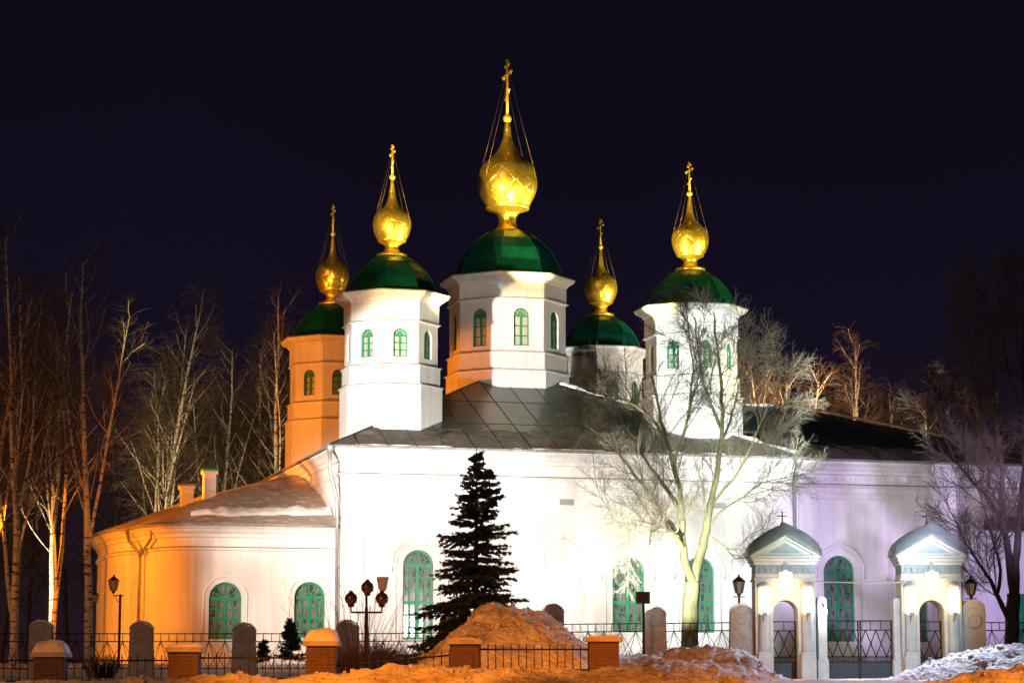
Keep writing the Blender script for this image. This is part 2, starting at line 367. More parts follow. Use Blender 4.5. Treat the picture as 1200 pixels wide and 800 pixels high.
# string course, cornice, eaves along a polyline footprint
def ring_moulding(mb, path, prof, closed=False, mi=0, mis=None):
    """sweep a (out, z) profile along a plan polyline; out is measured to the right-hand (outer) side"""
    n = len(path); P2 = [Vector((a,b)) for a,b in path]; offs = []
    for i in range(n):
        if closed: a, b, c = P2[i-1], P2[i], P2[(i+1) % n]
        else: a, b, c = P2[max(i-1,0)], P2[i], P2[min(i+1,n-1)]
        d1 = (b-a) if (b-a).length > 1e-6 else (c-b); d2 = (c-b) if (c-b).length > 1e-6 else (b-a)
        d1.normalize(); d2.normalize(); n1 = Vector((d1.y,-d1.x)); n2 = Vector((d2.y,-d2.x))
        m = (n1+n2); m.normalize(); m = m/max(.35, m.dot(n1)); offs.append(m)
    b = len(mb.v); k = len(prof)
    for i in range(n):
        for o_, z in prof: q = P2[i]+offs[i]*o_; mb.v.append((q.x, q.y, z))
    for i in range(n if closed else n-1):
        j = (i+1) % n
        for a in range(k-1):
            mb.f.append([b+i*k+a, b+j*k+a, b+j*k+a+1, b+i*k+a+1]); mb.m.append(mis[a] if mis else mi); mb.sm.append(False)
main_plan = [(-6.54,18.7),(-6.54,0),(11.2,0)]
mb = MB()
ring_moulding(mb, main_plan, [(.0,6.86),(.10,6.93),(.12,6.97),(.003,7.03)], mis=[0,0,1])
ring_moulding(mb, main_plan, [(.0,7.42),(.08,7.46),(.10,7.56),(.22,7.66),(.26,7.72),(.42,7.84),(.45,7.93),(.002,7.945)])
ring_moulding(mb, main_plan, [(.0,6.50),(.035,6.54),(.035,6.62),(.003,6.66)])
mb.build('cornice', [M['trim'],M['soot']], ch)
ref_plan = [(11.2,0),(22.8,0),(22.8,17.9)]
mb = MB()
ring_moulding(mb, ref_plan, [(.0,6.86),(.10,6.93),(.12,6.97),(.003,7.03)], mis=[0,0,1])
ring_moulding(mb, ref_plan, [(.0,7.36),(.08,7.40),(.10,7.50),(.22,7.60),(.26,7.66),(.42,7.78),(.45,7.87),(.002,7.885)])
ring_moulding(mb, ref_plan, [(.0,6.40),(.05,6.46),(.05,6.60),(.003,6.66)])
for k in range(24): mb.box(11.8+k*.42,11.95+k*.42,-.07,-.001,7.16,7.30)
mb.build('cornice', [M['trim'],M['soot']], ch)
# flat pilaster strips
for a, b in ((-6.52,-5.7),(10.3,11.18),(11.5,11.9),(17.9,18.5)):
    mb = MB(); mb.box(a,b,-.06,-.001,-.6,6.5); mb.build('pilaster', M['plaster'], ch)
# keel-arch window surrounds
def keel(cx, w, zs, out, drop):
    r = w/2+out; pts = []
    for k in range(19):
        a = pi-pi*k/18; x = r*cos(a); z = r*sin(a)
        if abs(x) < r*.28: z += .17*(1-abs(x)/(r*.28))**1.5
        pts.append((cx+x, -.015, zs+z))
    return [(cx-r,-.015,zs-drop)]+pts+[(cx+r,-.015,zs-drop)]
for cx, w, z0, z1 in wins+wins2:
    mb = MB(); mb.tube(keel(cx, w, z1-w/2, .42, .25), .045, 6); mb.tube(keel(cx, w, z1-w/2, .26, z1-w/2-z0), .025, 6)
    mb.build('window_surround', M['trim'], ch)
# relief medallion on a stepped pedestal
mb = MB(); c = (1.95,3.93); rr = .76
circ = lambda r: [(c[0]+r*cos(2*pi*k/40), -.012, c[1]+r*sin(2*pi*k/40)) for k in range(41)]
mb.tube(circ(.74), .04, 6); mb.tube(circ(.6), .018, 6)
mb.tube([(c[0]-.75,-.01,3.1),(c[0]-.55,-.01,3.15),(c[0]-.5,-.01,3.35),(c[0]-.72,-.01,3.6)], .03, 6); mb.tube([(c[0]+.75,-.01,3.1),(c[0]+.55,-.01,3.15),(c[0]+.5,-.01,3.35),(c[0]+.72,-.01,3.6)], .03, 6)
mb.tube([(c[0]-.06,-.01,4.7),(c[0],-.01,4.84),(c[0]+.06,-.01,4.7)], .03, 6)
mb.box(c[0]-.95,c[0]+.95,-.06,-.001,2.92,3.04); mb.box(c[0]-.85,c[0]+.85,-.035,-.0012,1.6,2.919)
for k in range(5): mb.box(c[0]-.7,c[0]+.7,-.05,-.0355,1.75+k*.22,1.85+k*.22)
mb.build('relief_medallion', M['trim'], ch)
mb = MB(); mb.cbox(1.86,2.4,-.05,-.002,5.97,6.2,.012)
for k in range(5): mb.box(1.9,2.36,-.056,-.0505,6.0+k*.04,6.015+k*.04)
mb.build('vent', M['vent'], ch)
mb = MB(); mb.cbox(8.0,8.55,-.05,-.002,5.97,6.2,.012); mb.build('vent', M['vent'], ch)
mb = MB(); mb.box(-6.6,22.84,-.09,-.0015,-.6,.35); mb.build('plinth', M['stone'], ch)

# roofs
def tri_roof(mb, eave, apex_pts, faces, t=.09):
    pass
RC = (2.3,9.35,12.35)
E0, E1, N0, N1 = -7.08, 11.7, -.55, 19.25
mb = MB()
cs = [(E0,N0,7.98),(E1,N0,7.98),(E1,N1,7.98),(E0,N1,7.98)]
lo = [(x,y,7.9) for x,y,z in cs]
mb.add(cs+[RC]+lo, [(0,1,4),(1,2,4),(2,3,4),(3,0,4),(5,8,7,6)], 0)
mb.add(cs+lo, [(0,4,5,1),(1,5,6,2),(2,6,7,3),(3,7,4,0)], 1)
# standing seams on the south slope
def seam_on(mb, a, b, r=.022, mi=2): mb.tube([a, b], r, 4, mi, False)
def roofz(v): return 7.98+(v-N0)*(RC[2]-7.98)/(RC[1]-N0)
for k in range(1, 17):
    u = E0+(E1-E0)*k/17.; top = RC[1] if abs(u-RC[0]) < .1 else (N0+(RC[1]-N0)*(1-abs(u-RC[0])/((RC[0]-E0) if u < RC[0] else (E1-RC[0]))))
    seam_on(mb, (u,N0+.02,roofz(N0)+.01), (u,top,roofz(top)+.01))
for v in (2.3,5.0,7.6):
    h = 1-(v-N0)/(RC[1]-N0); seam_on(mb, (RC[0]-(RC[0]-E0)*h,v,roofz(v)+.002), (RC[0]+(E1-RC[0])*h,v,roofz(v)+.002), .012)
seam_on(mb, (E0,N0,7.99), RC, .04); seam_on(mb, (E1,N0,7.99), RC, .04)
mb.build('roof', [M['roof'],M['soot'],M['iron']], ch)
# snow lying along the hips and the eaves
def snow_strip(name, path, w, h, parent, seed=0):
    mb = MB(); pts = []; rs = []
    n = 60; P3 = [Vector(p) for p in path]; L_ = [0]
    for a, b in zip(P3, P3[1:]): L_.append(L_[-1]+(b-a).length)
    for k in range(n+1):
        s_ = L_[-1]*k/n
        for i in range(len(P3)-1):
            if s_ <= L_[i+1]+1e-6: break
        t = (s_-L_[i])/(L_[i+1]-L_[i]); p = P3[i].lerp(P3[i+1], t)
        nv = noise.noise(Vector((s_*1.3, seed*7.3, 0))); nv2 = noise.noise(Vector((s_*4.1, seed*3.1, 5)))
        pts.append(p); rs.append(max(.01, (w*.5)*(.6+1.1*nv+.5*nv2)))
    b = len(mb.v); m = 7
    d = (P3[-1]-P3[0]).normalized(); side = d.cross(Vector((0,0,1))).normalized()
    up = side.cross(d)
    for p, r in zip(pts, rs):
        for q in range(m):
            a = pi*q/(m-1); mb.v.append(tuple(p+side*(cos(a)*r)+up*(sin(a)*h*min(1,r/(w*.5))+(-.02 if q in (0,m-1) else 0))))
    for i in range(n):
        for q in range(m-1):
            mb.f.append([b+i*m+q, b+(i+1)*m+q, b+(i+1)*m+q+1, b+i*m+q+1]); mb.m.append(0); mb.sm.append(True)
    return mb.build(name, M['snow_cap'], parent)
snow_strip('roof_snow', [(RC[0]+1.8,RC[1]-1.9,roofz(RC[1]-1.9)+.04),(E1-.3,N0+.35,8.16)], .36, .13, ch, 1)
snow_strip('roof_snow', [(-6.6,-.42,8.0),(11.6,-.42,8.0)], .16, .06, ch, 2)
# refectory roof
A1, A2 = (11.0,9.2,11.1), (15.1,9.2,11.1)
mb = MB(); ev = [(11.75,-.5,7.95),(23.3,-.5,7.93),(23.3,18.4,7.93),(11.75,18.4,7.95)]
mb.add(ev+[A1,A2], [(0,1,5,4),(1,2,5),(2,3,4,5)], 0)
lo = [(x,y,z-.09) for x,y,z in ev]; mb.add(ev+lo, [(0,4,5,1),(1,5,6,2),(2,6,7,3)], 1); mb.add(lo, [(0,3,2,1)], 1)
for k in range(1, 11):
    u = 11.75+11.55*k/11; v1 = 9.2 if u < 15.1 else -.5+9.7*(23.3-u)/(23.3-15.1)
    seam_on(mb, (u,-.48,7.96), (u,v1,7.95+(v1+.5)*3.15/9.7+.01))
o = mb.build('roof', [M['roof'],M['soot'],M['iron']], ch); o['label'] = 'low dark hipped roof of the refectory'
snow_strip('roof_snow', [(12.5,9.1,11.15),(15.1,9.1,11.15),(19.8,3.6,9.35)], .42, .12, ch, 3)
mb = MB(); mb.lathe([(.25,10.6),(.25,11.9),(.34,11.95),(.34,12.05),(.05,12.2)], 12, 18.6, 12.0, 0, 0, False); 
# eaves gutters' down-pipes
def downpipe(pts, r=.065, hopper=None):
    mb = MB(); mb.tube(pts, r, 10)
    if hopper: mb.lathe([(.07,hopper[2]-.3),(.17,hopper[2]-.05),(.18,hopper[2]+.08)], 10, hopper[0], hopper[1])
    for z in (1.5,3.5,5.3):
        if z < pts[-2][2]: mb.lathe([(r+.02,z),(r+.02,z+.05)], 10, pts[-1][0], pts[-1][1])
    return mb.build('downpipe', M['pipe'], ch)
downpipe([(-7.05,-.45,7.8),(-7.05,-.4,7.1),(-6.70,-.12,6.0),(-6.68,-.12,-.3)], hopper=(-7.05,-.45,7.9))
downpipe([(11.35,-.5,7.75),(11.32,-.3,7.3),(11.3,-.13,6.9),(11.3,-.13,-.3)], hopper=(11.35,-.5,7.85))
downpipe([(17.95,-.5,7.75),(18.2,-.3,7.3),(18.2,-.16,6.9),(18.2,-.16,-.3)], hopper=(17.95,-.5,7.85))

# apse, lower, with rounded east end
ap = [(-6.545,.6),(-11.6,.6)]
for k in range(1, 13):
    a = pi/2*k/12; ap.append((-11.6-1.9*sin(a), .6+3.3*(1-cos(a))))
ap += [(-13.5,4.2),(-13.75,4.2)]
for k in range(1, 13):
    a = pi/2*k/12; ap.append((-13.75-.65*sin(a), 4.2+4.6*(1-cos(a))))
ap += [(-14.4,9.9)]
full = ap[:-1]
mir = [(u, 2*8.9-v) for u, v in full][::-1]; plan = full+mir      # runs east and round to the north side
mb = MB()
SW = frame_fn((0,.6), 0)
apw = [(-10.67,1.2,.88,2.95),(-7.55,1.15,.95,3.0)]
wall_face(mb, SW, -11.6, -6.545, -.8, 5.0, apw)
b = len(mb.v)
pl2 = plan[1:]
for u, v in pl2: mb.v.extend([(u,v,-.8),(u,v,5.0)])
for i in range(len(pl2)-1): mb.f.append([b+2*i+1, b+2*i+3, b+2*i+2, b+2*i]); mb.m.append(0); mb.sm.append(False)
o = mb.build('wall', M['plaster'], ch); o['label'] = 'low rounded apse wall glowing orange at its east end'
for w in apw: window(ch, SW, *w, depth=.22, rows=4)
rp = plan[::-1]
mb = MB()
ring_moulding(mb, rp, [(.0,4.08),(.07,4.13),(.09,4.2),(.003,4.25)], mis=[0,0,1])
ring_moulding(mb, rp, [(.0,4.55),(.06,4.6),(.08,4.7),(.2,4.8),(.24,4.86),(.38,4.95),(.41,5.04),(.0,5.05)])
mb.build('cornice', [M['trim'],M['soot']], ch)
for cx, w, z0, z1 in apw:
    mb = MB(); r = w/2+.2; zs = z1-w/2
    pts = [(cx-r,.59,z0-.1)]+[(cx-r*cos(pi*k/18),.59,zs+r*sin(pi*k/18)) for k in range(19)]+[(cx+r,.59,z0-.1)]
    mb.tube(pts, .035, 6); mb.build('window_surround', M['trim'], ch)
# apse roof
AP = (-6.56,8.9,7.75)
mb = MB(); er = []
P2 = [Vector(p) for p in rp]; n = len(P2)
for i in range(n):
    a = P2[max(i-1,0)]; c_ = P2[min(i+1,n-1)]; d = (c_-a).normalized(); er.append((P2[i].x+d.y*.5, P2[i].y-d.x*.5))
er = [(min(x,-6.56) if i in (0,n-1) else x, y) for i,(x,y) in enumerate(er)]
K = 12; b = len(mb.v)
for i,(x,y) in enumerate(er):
    for k in range(K+1):
        t = k/K; q = Vector((x,y,5.06)).lerp(Vector(AP), t)
        # keep the south slope planar-ish: the apex line runs along the east wall
        q.z += .25*sin(pi*t)*(.6+.4*noise.noise(Vector((x*.4,y*.4,t*2))))
        q.z += .05*noise.noise(q*1.3)
        mb.v.append(tuple(q))
for i in range(n-1):
    for k in range(K): mb.f.append([b+i*(K+1)+k, b+(i+1)*(K+1)+k, b+(i+1)*(K+1)+k+1, b+i*(K+1)+k+1]); mb.m.append(0); mb.sm.append(True)
b = len(mb.v)
for x,y in er: mb.v.extend([(x,y,5.058),(x,y,4.97)])
for i in range(n-1): mb.f.append([b+2*i+1, b+2*i+3, b+2*i+2, b+2*i]); mb.m.append(1); mb.sm.append(False)
o = mb.build('roof', [M['roof_low'],M['soot']], ch); o['label'] = 'low brown half-cone apse roof with a band of snow'
# snow ridge slipped half way down the apse roof
mb = MB(); nU, nV = 70, 12; b = len(mb.v)
for i in range(nU+1):
    for j in range(nV+1):
        u = -11.9+5.3*i/nU; t = j/nV; wd = .42*(.75+.6*noise.noise(Vector((u*.9,0,3))))*min(1,4*i/nU+.05)
        v = 1.55+.14*noise.noise(Vector((u*1.7,2,0)))+(t-.5)*wd*2.2+ .08*(u+9)
        # height of the roof there
        hh = 5.06+(v-.1)*(7.75-5.06)/8.8 +.25*sin(pi*min(1,(v-.1)/8.8))
        z = hh+.02+.20*sin(pi*t)*(.55+.6*noise.noise(Vector((u*2.2,v*2,1)))+.25*noise.noise(Vector((u*7,v*7,1))))*min(1,5*i/nU+.1)
        if j in (0,nV): z = hh-.12
        mb.v.append((u,v,z))
for i in range(nU):
    for j in range(nV): a = b+i*(nV+1)+j; mb.f.append([a,a+nV+1,a+nV+2,a+1]); mb.m.append(0); mb.sm.append(True)
mb.build('roof_snow', M['snow_cap'], ch)
# apse chimneys
for (u, v, zb, zt, cap) in ((-11.5,5.6,5.4,6.95,M['soot']),(-10.55,6.2,5.8,7.6,M['cap_green'])):
    mb = MB(); mb.cbox(u-.24,u+.24,v-.24,v+.24,zb,zt-.22,.015); mb.cbox(u-.3,u+.3,v-.3,v+.3,zt-.22,zt-.1,.02)
    c1 = mb.build('chimney', M['trim'], ch)
    mb = MB(); mb.cbox(u-.33,u+.33,v-.33,v+.33,zt-.098,zt-.02,.015); mb.lathe([(.3,zt-.02),(.05,zt+.12)],4,u,v,pi/4,0,False); mb.build('chimney_cap', cap, c1)
# Y-shaped apse down-pipe
mb = MB(); e = (-13.12,1.55)
mb.tube([(-13.95,3.75,4.92),(-13.9,3.6,4.6),(-13.62,2.75,4.1),(-13.58,2.68,3.85),(-13.58,2.68,-.4)], .065, 10)
mb.tube([(-13.28,1.75,4.92),(-13.3,1.8,4.55),(-13.56,2.6,4.0)], .055, 10)
mb.build('downpipe', M['pipe'], ch)

# ---------------------------------------------------------------- drums
def oct_pt(c, Rr, k): a = R(-90+22.5)+k*pi/4; return (c[0]+Rr*cos(a), c[1]+Rr*sin(a))
def fine(prof, m=3):
    out = []
    for i in range(len(prof)-1):
        p0, p1, p2, p3 = prof[max(i-1,0)], prof[i], prof[i+1], prof[min(i+2,len(prof)-1)]
        sharp = abs(p1[0]-p2[0]) < 1e-4 or abs(p2[1]-p1[1]) < .1
        for k in range(1 if sharp else m):
            t = k/m; f = lambda a,b,c_,d: .5*(2*b+(c_-a)*t+(2*a-5*b+4*c_-d)*t*t+(3*b-a-3*c_+d)*t**3)
            out.append((max(.01,f(p0[0],p1[0],p2[0],p3[0])), f(p0[1],p1[1],p2[1],p3[1])))
    return out+[prof[-1]]
def drum(c, tiers, win, corn, domep, onion, cross, label, small):
    """tiers: [(R, z0, z1)...]; win: (tier index, w, z0, z1)"""
    mb = MB()
    dn_faces = []
    for ti, (Rr, z0, z1) in enumerate(tiers):
        for k in range(8):
            p = Vector(oct_pt(c, Rr, k-1)); q = Vector(oct_pt(c, Rr, k)); d = q-p
            T = frame_fn((p.x,p.y), math.atan2(d.y, d.x)); L_ = d.length
            if ti == win[0]:
                wall_face(mb, T, 0, L_, z0, z1, [(L_/2, win[1], win[2], win[3])], depth=.16); dn_faces.append((T, L_/2))
            else: wall_face(mb, T, 0, L_, z0, z1, [])
    path = lambda Rr: [oct_pt(c, Rr, -k) for k in range(8)][::-1]
    # dark flashing on each set-back and small mouldings
    for (Rr, z0, z1), (R2, a0, a1) in zip(tiers, tiers[1:]):
        o_ = .05*(1 if small else 1.2)
        big = max(Rr, R2)
        ring_moulding(mb, path(big), [(-.35,z1-.06),(.0,z1-.1),(.03,z1-.07),(o_+.02,z1-.045)], True)
        ring_moulding(mb, path(big), [(o_+.02,z1-.045),(o_+.035,z1-.02),(-.3,z1+.035)], True, 1)
    zc0, zc1, Rc = corn; R0 = tiers[-1][0]; w = Rc-R0
    ring_moulding(mb, path(R0), [(0,zc0),(w*.15,zc0+.03),(w*.22,zc0+(zc1-zc0)*.3),(w*.8,zc0+(zc1-zc0)*.66),(w*.92,zc0+(zc1-zc0)*.9),(w*.97,zc1)], True)
    ring_moulding(mb, path(R0), [(w*.97,zc1),(w*1.02,zc1+.015),(w*1.02,zc1+.04),(-R0*.35,zc1+.16)], True, 1)
    d = mb.build('drum', [M['plaster'],M['soot']], ch); d['label'] = label
    for T, cx in dn_faces: window(d, T, cx, win[1], win[2], win[3], .16, 3, True, M['glass_lit'])
    mb = MB(); mb.lathe(domep, 8, c[0], c[1], R(22.5), 0, False)
    for k in range(8):
        mb.tube([(c[0]+(r+.01)*cos(R(22.5)+k*pi/4), c[1]+(r+.01)*sin(R(22.5)+k*pi/4), z) for r, z in domep[:-1]], .025, 5)
    dm = mb.build('dome_roof', M['dome'], d)
    mb = MB(); mb.lathe(fine(onion), 40, c[0], c[1], R(11.25), 0, True)
    # fine raised seams spiralling over the bulb
    on = mb.build('onion_cupola', M['gold'], d)
    zb, zt, s = cross; mb = MB()
    mb.tube([(c[0],c[1],zb),(c[0],c[1],zt-.05)], [.045*s,.03*s], 8); mb.lathe([(.005,zb+.05*s),(.09*s,zb+.10*s),(.12*s,zb+.18*s),(.09*s,zb+.26*s),(.005,zb+.32*s)], 12, c[0], c[1])
    H = zt-zb
    for f, wd in ((.90,.16),(.76,.38)):
        z = zb+H*f; mb.box(c[0]-.03*s,c[0]+.03*s,c[1]-wd*s,c[1]+wd*s,z-.03*s,z+.03*s)
        for sg in (-1,1): mb.lathe([(.004,z-.07*s),(.06*s,z),(.004,z+.07*s)], 8, c[0], c[1]+sg*wd*s)
    mb.tube([(c[0],c[1]-.22*s,zb+H*.52),(c[0],c[1]+.22*s,zb+H*.40)], .032*s, 6)
    mb.lathe([(.004,zt-.1*s),(.06*s,zt-.05*s),(.004,zt)], 8, c[0], c[1])
    mb.build('cross', M['cross_gold'], d)
    # chains bracing the cross
    br = max(r for r, z in onion); zbul = [z for r, z in onion if r == br][-1]
    mb = MB()
    for sx, sy in ((-1,-1),(1,-1),(-1,1),(1,1)):
        a = Vector((c[0],c[1]+sy*.2*s,zb+H*.76)); b_ = Vector((c[0]+sx*br*.86,c[1]+sy*br*.5,zbul+br*.25))
        mb.tube([a, a.lerp(b_,.5)-Vector((0,0,.05)), b_], .006 if small else .008, 4)
    mb.build('brace_chain', M['bronze'], d)
    return d
small_dome = [(1.80,14.16),(1.74,14.36),(1.60,14.75),(1.36,15.12),(1.02,15.46),(.68,15.70),(.50,15.80)]
small_onion = [(.60,15.75),(.60,15.85),(.36,15.93),(.28,16.05),(.26,16.15),(.33,16.24),(.50,16.34),(.55,16.36),(.55,16.42),(.61,16.52),(.70,16.74),(.745,16.98),(.735,17.18),(.665,17.38),(.51,17.56),(.345,17.71),(.235,17.87),(.165,18.06),(.125,18.3),(.085,18.6),(.055,18.85)]
small_tiers = [(2.02,7.9,10.6),(1.93,10.6,11.36),(1.83,11.36,13.05),(1.88,13.05,13.82)]
for c, lab in (((-4.0,3.2),'front drum near the apse, its walls floodlit stark white'),((8.3,3.2),'front drum behind the bare frosted tree crown'),((-4.0,15.5),'rear drum lit entirely orange above the apse'),((8.3,15.5),'rear drum half hidden between the tall central drum and the front one')):
    drum(c, small_tiers, (2,.56,11.62,12.72), (13.78,14.12,2.28), small_dome, small_onion, (18.75,20.25,1.0), lab, True)
mt = [(2.60,10.3,12.08),(2.53,12.08,12.83),(2.46,12.83,15.06),(2.50,15.06,15.74)]
md = [(2.40,15.95),(2.34,16.22),(2.18,16.75),(1.88,17.28),(1.45,17.75),(.98,18.08),(.80,18.18)]
mo = [(.74,18.10),(.74,18.2),(.52,18.28),(.40,18.46),(.36,18.68),(.43,18.92),(.62,19.06),(.84,19.14),(.92,19.16),(.92,19.26),(.98,19.40),(1.10,19.64),(1.21,19.9),(1.265,20.18),(1.25,20.48),(1.17,20.8),(1.05,21.04),(.82,21.27),(.49,21.60),(.30,21.94),(.19,22.25),(.15,22.6),(.11,22.9)]
drum((2.3,9.35), mt, (2,.66,13.05,14.62), (15.70,16.02,2.86), md, mo, (22.8,25.7,1.6), 'tall central drum carrying the largest golden cupola', False)

# ------------------------------------------------------------------ gates and fence  (line at Y = 76.5)
YF = 76.5
def X(px, Y=YF): return P(px, 700, Y).x
def Z(py, Y=YF): return P(600, py, Y).z
S = YF/FPX*1.02
def diamonds(mb, x0, x1, z0, z1, n, r=.014, y=0.):
    w = (x1-x0)/n; zm = (z0+z1)/2
    for k in range(n):
        a = x0+k*w; m_ = a+w/2
        for p, q in (((a,zm),(m_,z1)),((m_,z1),(a+w,zm)),((a,zm),(m_,z0)),((m_,z0),(a+w,zm))):
            mb.tube([(p[0],y,p[1]),(q[0],y,q[1])], r, 4)
def gate_leaf(parent, x0, x1, zb, zt, n, name, y=0.):
    mb = MB(); zs = zb+(zt-zb)*.275
    mb.box(x0,x1,y-.012,y+.012,zb,zs)
    o = None
    b2 = MB()
    for z in (zs+.02,zs+(zt-zs)*.14,zt-(zt-zs)*.22,zt): b2.tube([(x0,y,z),(x1,y,z)], .016, 4)
    b2.tube([(x0+.02,y,zb),(x0+.02,y,zt)], .025, 4); b2.tube([(x1-.02,y,zb),(x1-.02,y,zt)], .025, 4)
    za, zc = zs+(zt-zs)*.14, zt-(zt-zs)*.22
    diamonds(b2, x0+.02, x1-.02, za, zc, n, .017, y)
    for k in range(n+1): xx = x0+.02+(x1-x0-.04)*k/n; b2.tube([(xx,y,zc),(xx,y,zt)], .011, 4); 
    for k in range(n): xx = x0+.02+(x1-x0-.04)*(k+.5)/n; b2.tube([(xx,y,zs),(xx,y,za)], .011, 4)
    g = b2.build(name, M['iron'], parent)
    mb.build('kick_plate', M['ironplate'], g)
    return g
def portal(cx, lab, mirror=1):
    """gate pavilion: local origin at its foot, front faces -y"""
    zb = gz(cx, YF)-.05
    t = thing('gate_pavilion', lab, 'gate', (cx, YF, zb), 0, 'twin gate pavilions')
    H = lambda py: Z(py)-zb
    k = S*1.0
    w = 34*k; dp = .55
    ow = 14.2*k; zsp = H(718); zar = zsp+ow
    # body with arched passage
    mb = MB(); T = lambda x,y,z:(x,y,z)
    zt = H(681)
    outer = [(-w,0),(-ow,0),(-ow,zsp)]+[(ow*cos(pi-pi*i/16), zsp+ow*sin(pi*i/16)) for i in range(1,16)]+[(ow,zsp),(ow,0),(w,0),(w,zt),(-w,zt)]
    mb.prism(outer, -dp, dp)
    mb.build('body', M['gatewhite'], t)
    # engaged columns either side, on pedestals
    for sx in (-1,1):
        mb = MB(); x = sx*24.5*k
        mb.cbox(x-8.5*k,x+8.5*k,-dp-.30,-dp-.002,0,H(768),.02); mb.cbox(x-7.5*k,x+7.5*k,-dp-.27,-dp-.003,H(768),H(764),.015)
        mb.lathe([(6.6*k,H(764)),(6.9*k,H(760)),(6.4*k,H(757)),(6.2*k,H(740)),(5.8*k,H(724)),(6.2*k,H(722)),(6.4*k,H(720))], 20, x, -dp-.08)
        mb.build('column', M['gatewhite'], t)
        # lantern-like lamp cylinder on top of the column
        mb = MB(); mb.lathe([(4*k,H(719.8)),(6.6*k,H(718)),(6.8*k,H(700)),(6.4*k,H(692)),(5*k,H(688)),(2*k,H(686))], 20, x, -dp-.10)
        lp = mb.build('lamp', M['lamp_on'], t)
        mb = MB(); mb.lathe([(7.4*k,H(688.5)),(7.2*k,H(685)),(4*k,H(683)),(.02,H(682))], 16, x, -dp-.10); mb.cbox(x-2.5*k,x+2.5*k,-dp-.42,-dp-.28,H(722),H(718),.01); mb.tube([(x,-dp-.33,H(722)),(x-2*k,-dp-.33,H(727)),(x,-dp-.1,H(729))],.02,6)
        mb.build('lamp_cap', M['stone'], lp)
    # entablature, frieze and cornice
    mb = MB()
    mb.cbox(-w-.05,w+.05,-dp-.12,dp+.05,H(681)+.002,H(678),.02)
    mb.cbox(-w-.01,w+.01,-dp-.06,dp+.02,H(678)+.001,H(673)-.002,.01)
    mb.cbox(-w-.06,w+.06,-dp-.12,dp+.06,H(663)+.002,H(659),.02); mb.cbox(-w-.11,w+.11,-dp-.18,dp+.08,H(659)+.001,H(655),.02); mb.cbox(-w-.16,w+.16,-dp-.24,dp+.1,H(655)+.001,H(651.5),.02)
    mb.build('entablature', M['gatewhite'], t)
    mb = MB(); mb.cbox(-w,w,-dp-.08,dp,H(673),H(663),.01)
    for i in range(-4,5):
        if abs(i) < 1: continue
        mb.cbox(i*7.0*k-1.6*k,i*7.0*k+1.6*k,-dp-.13,-dp-.081,H(671),H(666),.008)
    mb.prism([(-4*k,H(671)),(4*k,H(671)),(3*k,H(664)),(0,H(657.5)),(-3*k,H(664))], -dp-.17,-dp-.082)
    mb.build('frieze', M['gateblue'], t)
    # pediment
    mb = MB(); mb.prism([(-w-.1,H(651)),(w+.1,H(651)),(0,H(630))], -dp-.17, dp)
    for sx in (-1,1):
        a = Vector((sx*(w+.16),0,H(652))); b_ = Vector((0,0,H(628)))
        mb.add([(a.x,-dp-.24,a.z),(b_.x,-dp-.24,b_.z),(b_.x,-dp-.24,b_.z-.12),(a.x-sx*.18,-dp-.24,a.z),(a.x,-dp-.171,a.z),(b_.x,-dp-.171,b_.z),(b_.x,-dp-.171,b_.z-.12),(a.x-sx*.18,-dp-.171,a.z)], [(0,1,2,3),(3,2,6,7),(0,4,5,1)] )
    mb.build('pediment', M['gatewhite'], t)
    mb = MB(); mb.prism([(-20*k,H(649)),(20*k,H(649)),(0,H(637.5))], -dp-.21,-dp-.172); mb.build('pediment_panel', M['gateblue'], t)
    # keel-shaped barrel roof
    prof = [(-w-.22,H(652)),(-w-.20,H(645)),(-w-.09,H(637)),(-w+.15,H(629)),(-w+.42,H(622.5)),(-.22,H(617.5)),(0,H(613.5))]
    prof = prof+[(-x,z) for x,z in prof[:-1][::-1]]
    inner = [(x*.90 if abs(x) > .01 else 0, z) for x, z in [(-w-.1,H(652)),(0,H(626.5)),(w+.1,H(652))]]
    mb = MB(); yF, yB = -dp-.30, dp+.15; n = len(prof); b = len(mb.v)
    for x,z in prof: mb.v.extend([(x,yF+.16,z),(x,yB,z)])
    for i in range(n-1): mb.f.append([b+2*i,b+2*i+1,b+2*i+3,b+2*i+2][::-1]); mb.m.append(0); mb.sm.append(abs(i-(n-1)/2) > 1)
    # sloped fore-edge running down to the straight raking eaves
    rake = []
    for i,(x,z) in enumerate(prof): f = 1-abs(x)/(w+.22); rake.append((x,yF,H(652)+(H(627.5)-H(652))*f))
    b2 = len(mb.v); mb.v.extend(rake)
    for i in range(n-1): mb.f.append([b+2*i,b+2*(i+1),b2+i+1,b2+i][::-1]); mb.m.append(0); mb.sm.append(True)
    b3 = len(mb.v); mb.v.extend([(x,y,z-.035) for x,y,z in rake])
    for i in range(n-1): mb.f.append([b2+i,b2+i+1,b3+i+1,b3+i][::-1]); mb.m.append(1); mb.sm.append(False)
    b4 = len(mb.v); mb.v.extend([(x,yB,z) for x,z in prof]+[(0,yB,H(652))])
    mb.f.append([b4+i for i in range(n)][::-1]); mb.m.append(0); mb.sm.append(False)
    mb.build('roof', [M['gateroof'],M['soot']], t)
    mb = MB(); z0 = H(614); mb.tube([(0,-.05,z0-.05),(0,-.05,H(599))], .022, 6); mb.tube([(-.15,-.05,H(604.5)),(.15,-.05,H(604.5))], .018, 6); mb.lathe([(.09,z0-.04),(.06,z0+.03),(.02,z0+.08)], 10, 0, -.05)
    mb.build('cross', M['iron'], t)
    mb = MB(); mb.cbox(-.20,.20,-dp-.26,-dp-.13,H(680),H(671.5),.03); mb.lathe([(.10,H(671.5)),(.02,H(669))],6,0,-dp-.2)
    mb.build('icon_lamp', M['icon_on'], t)
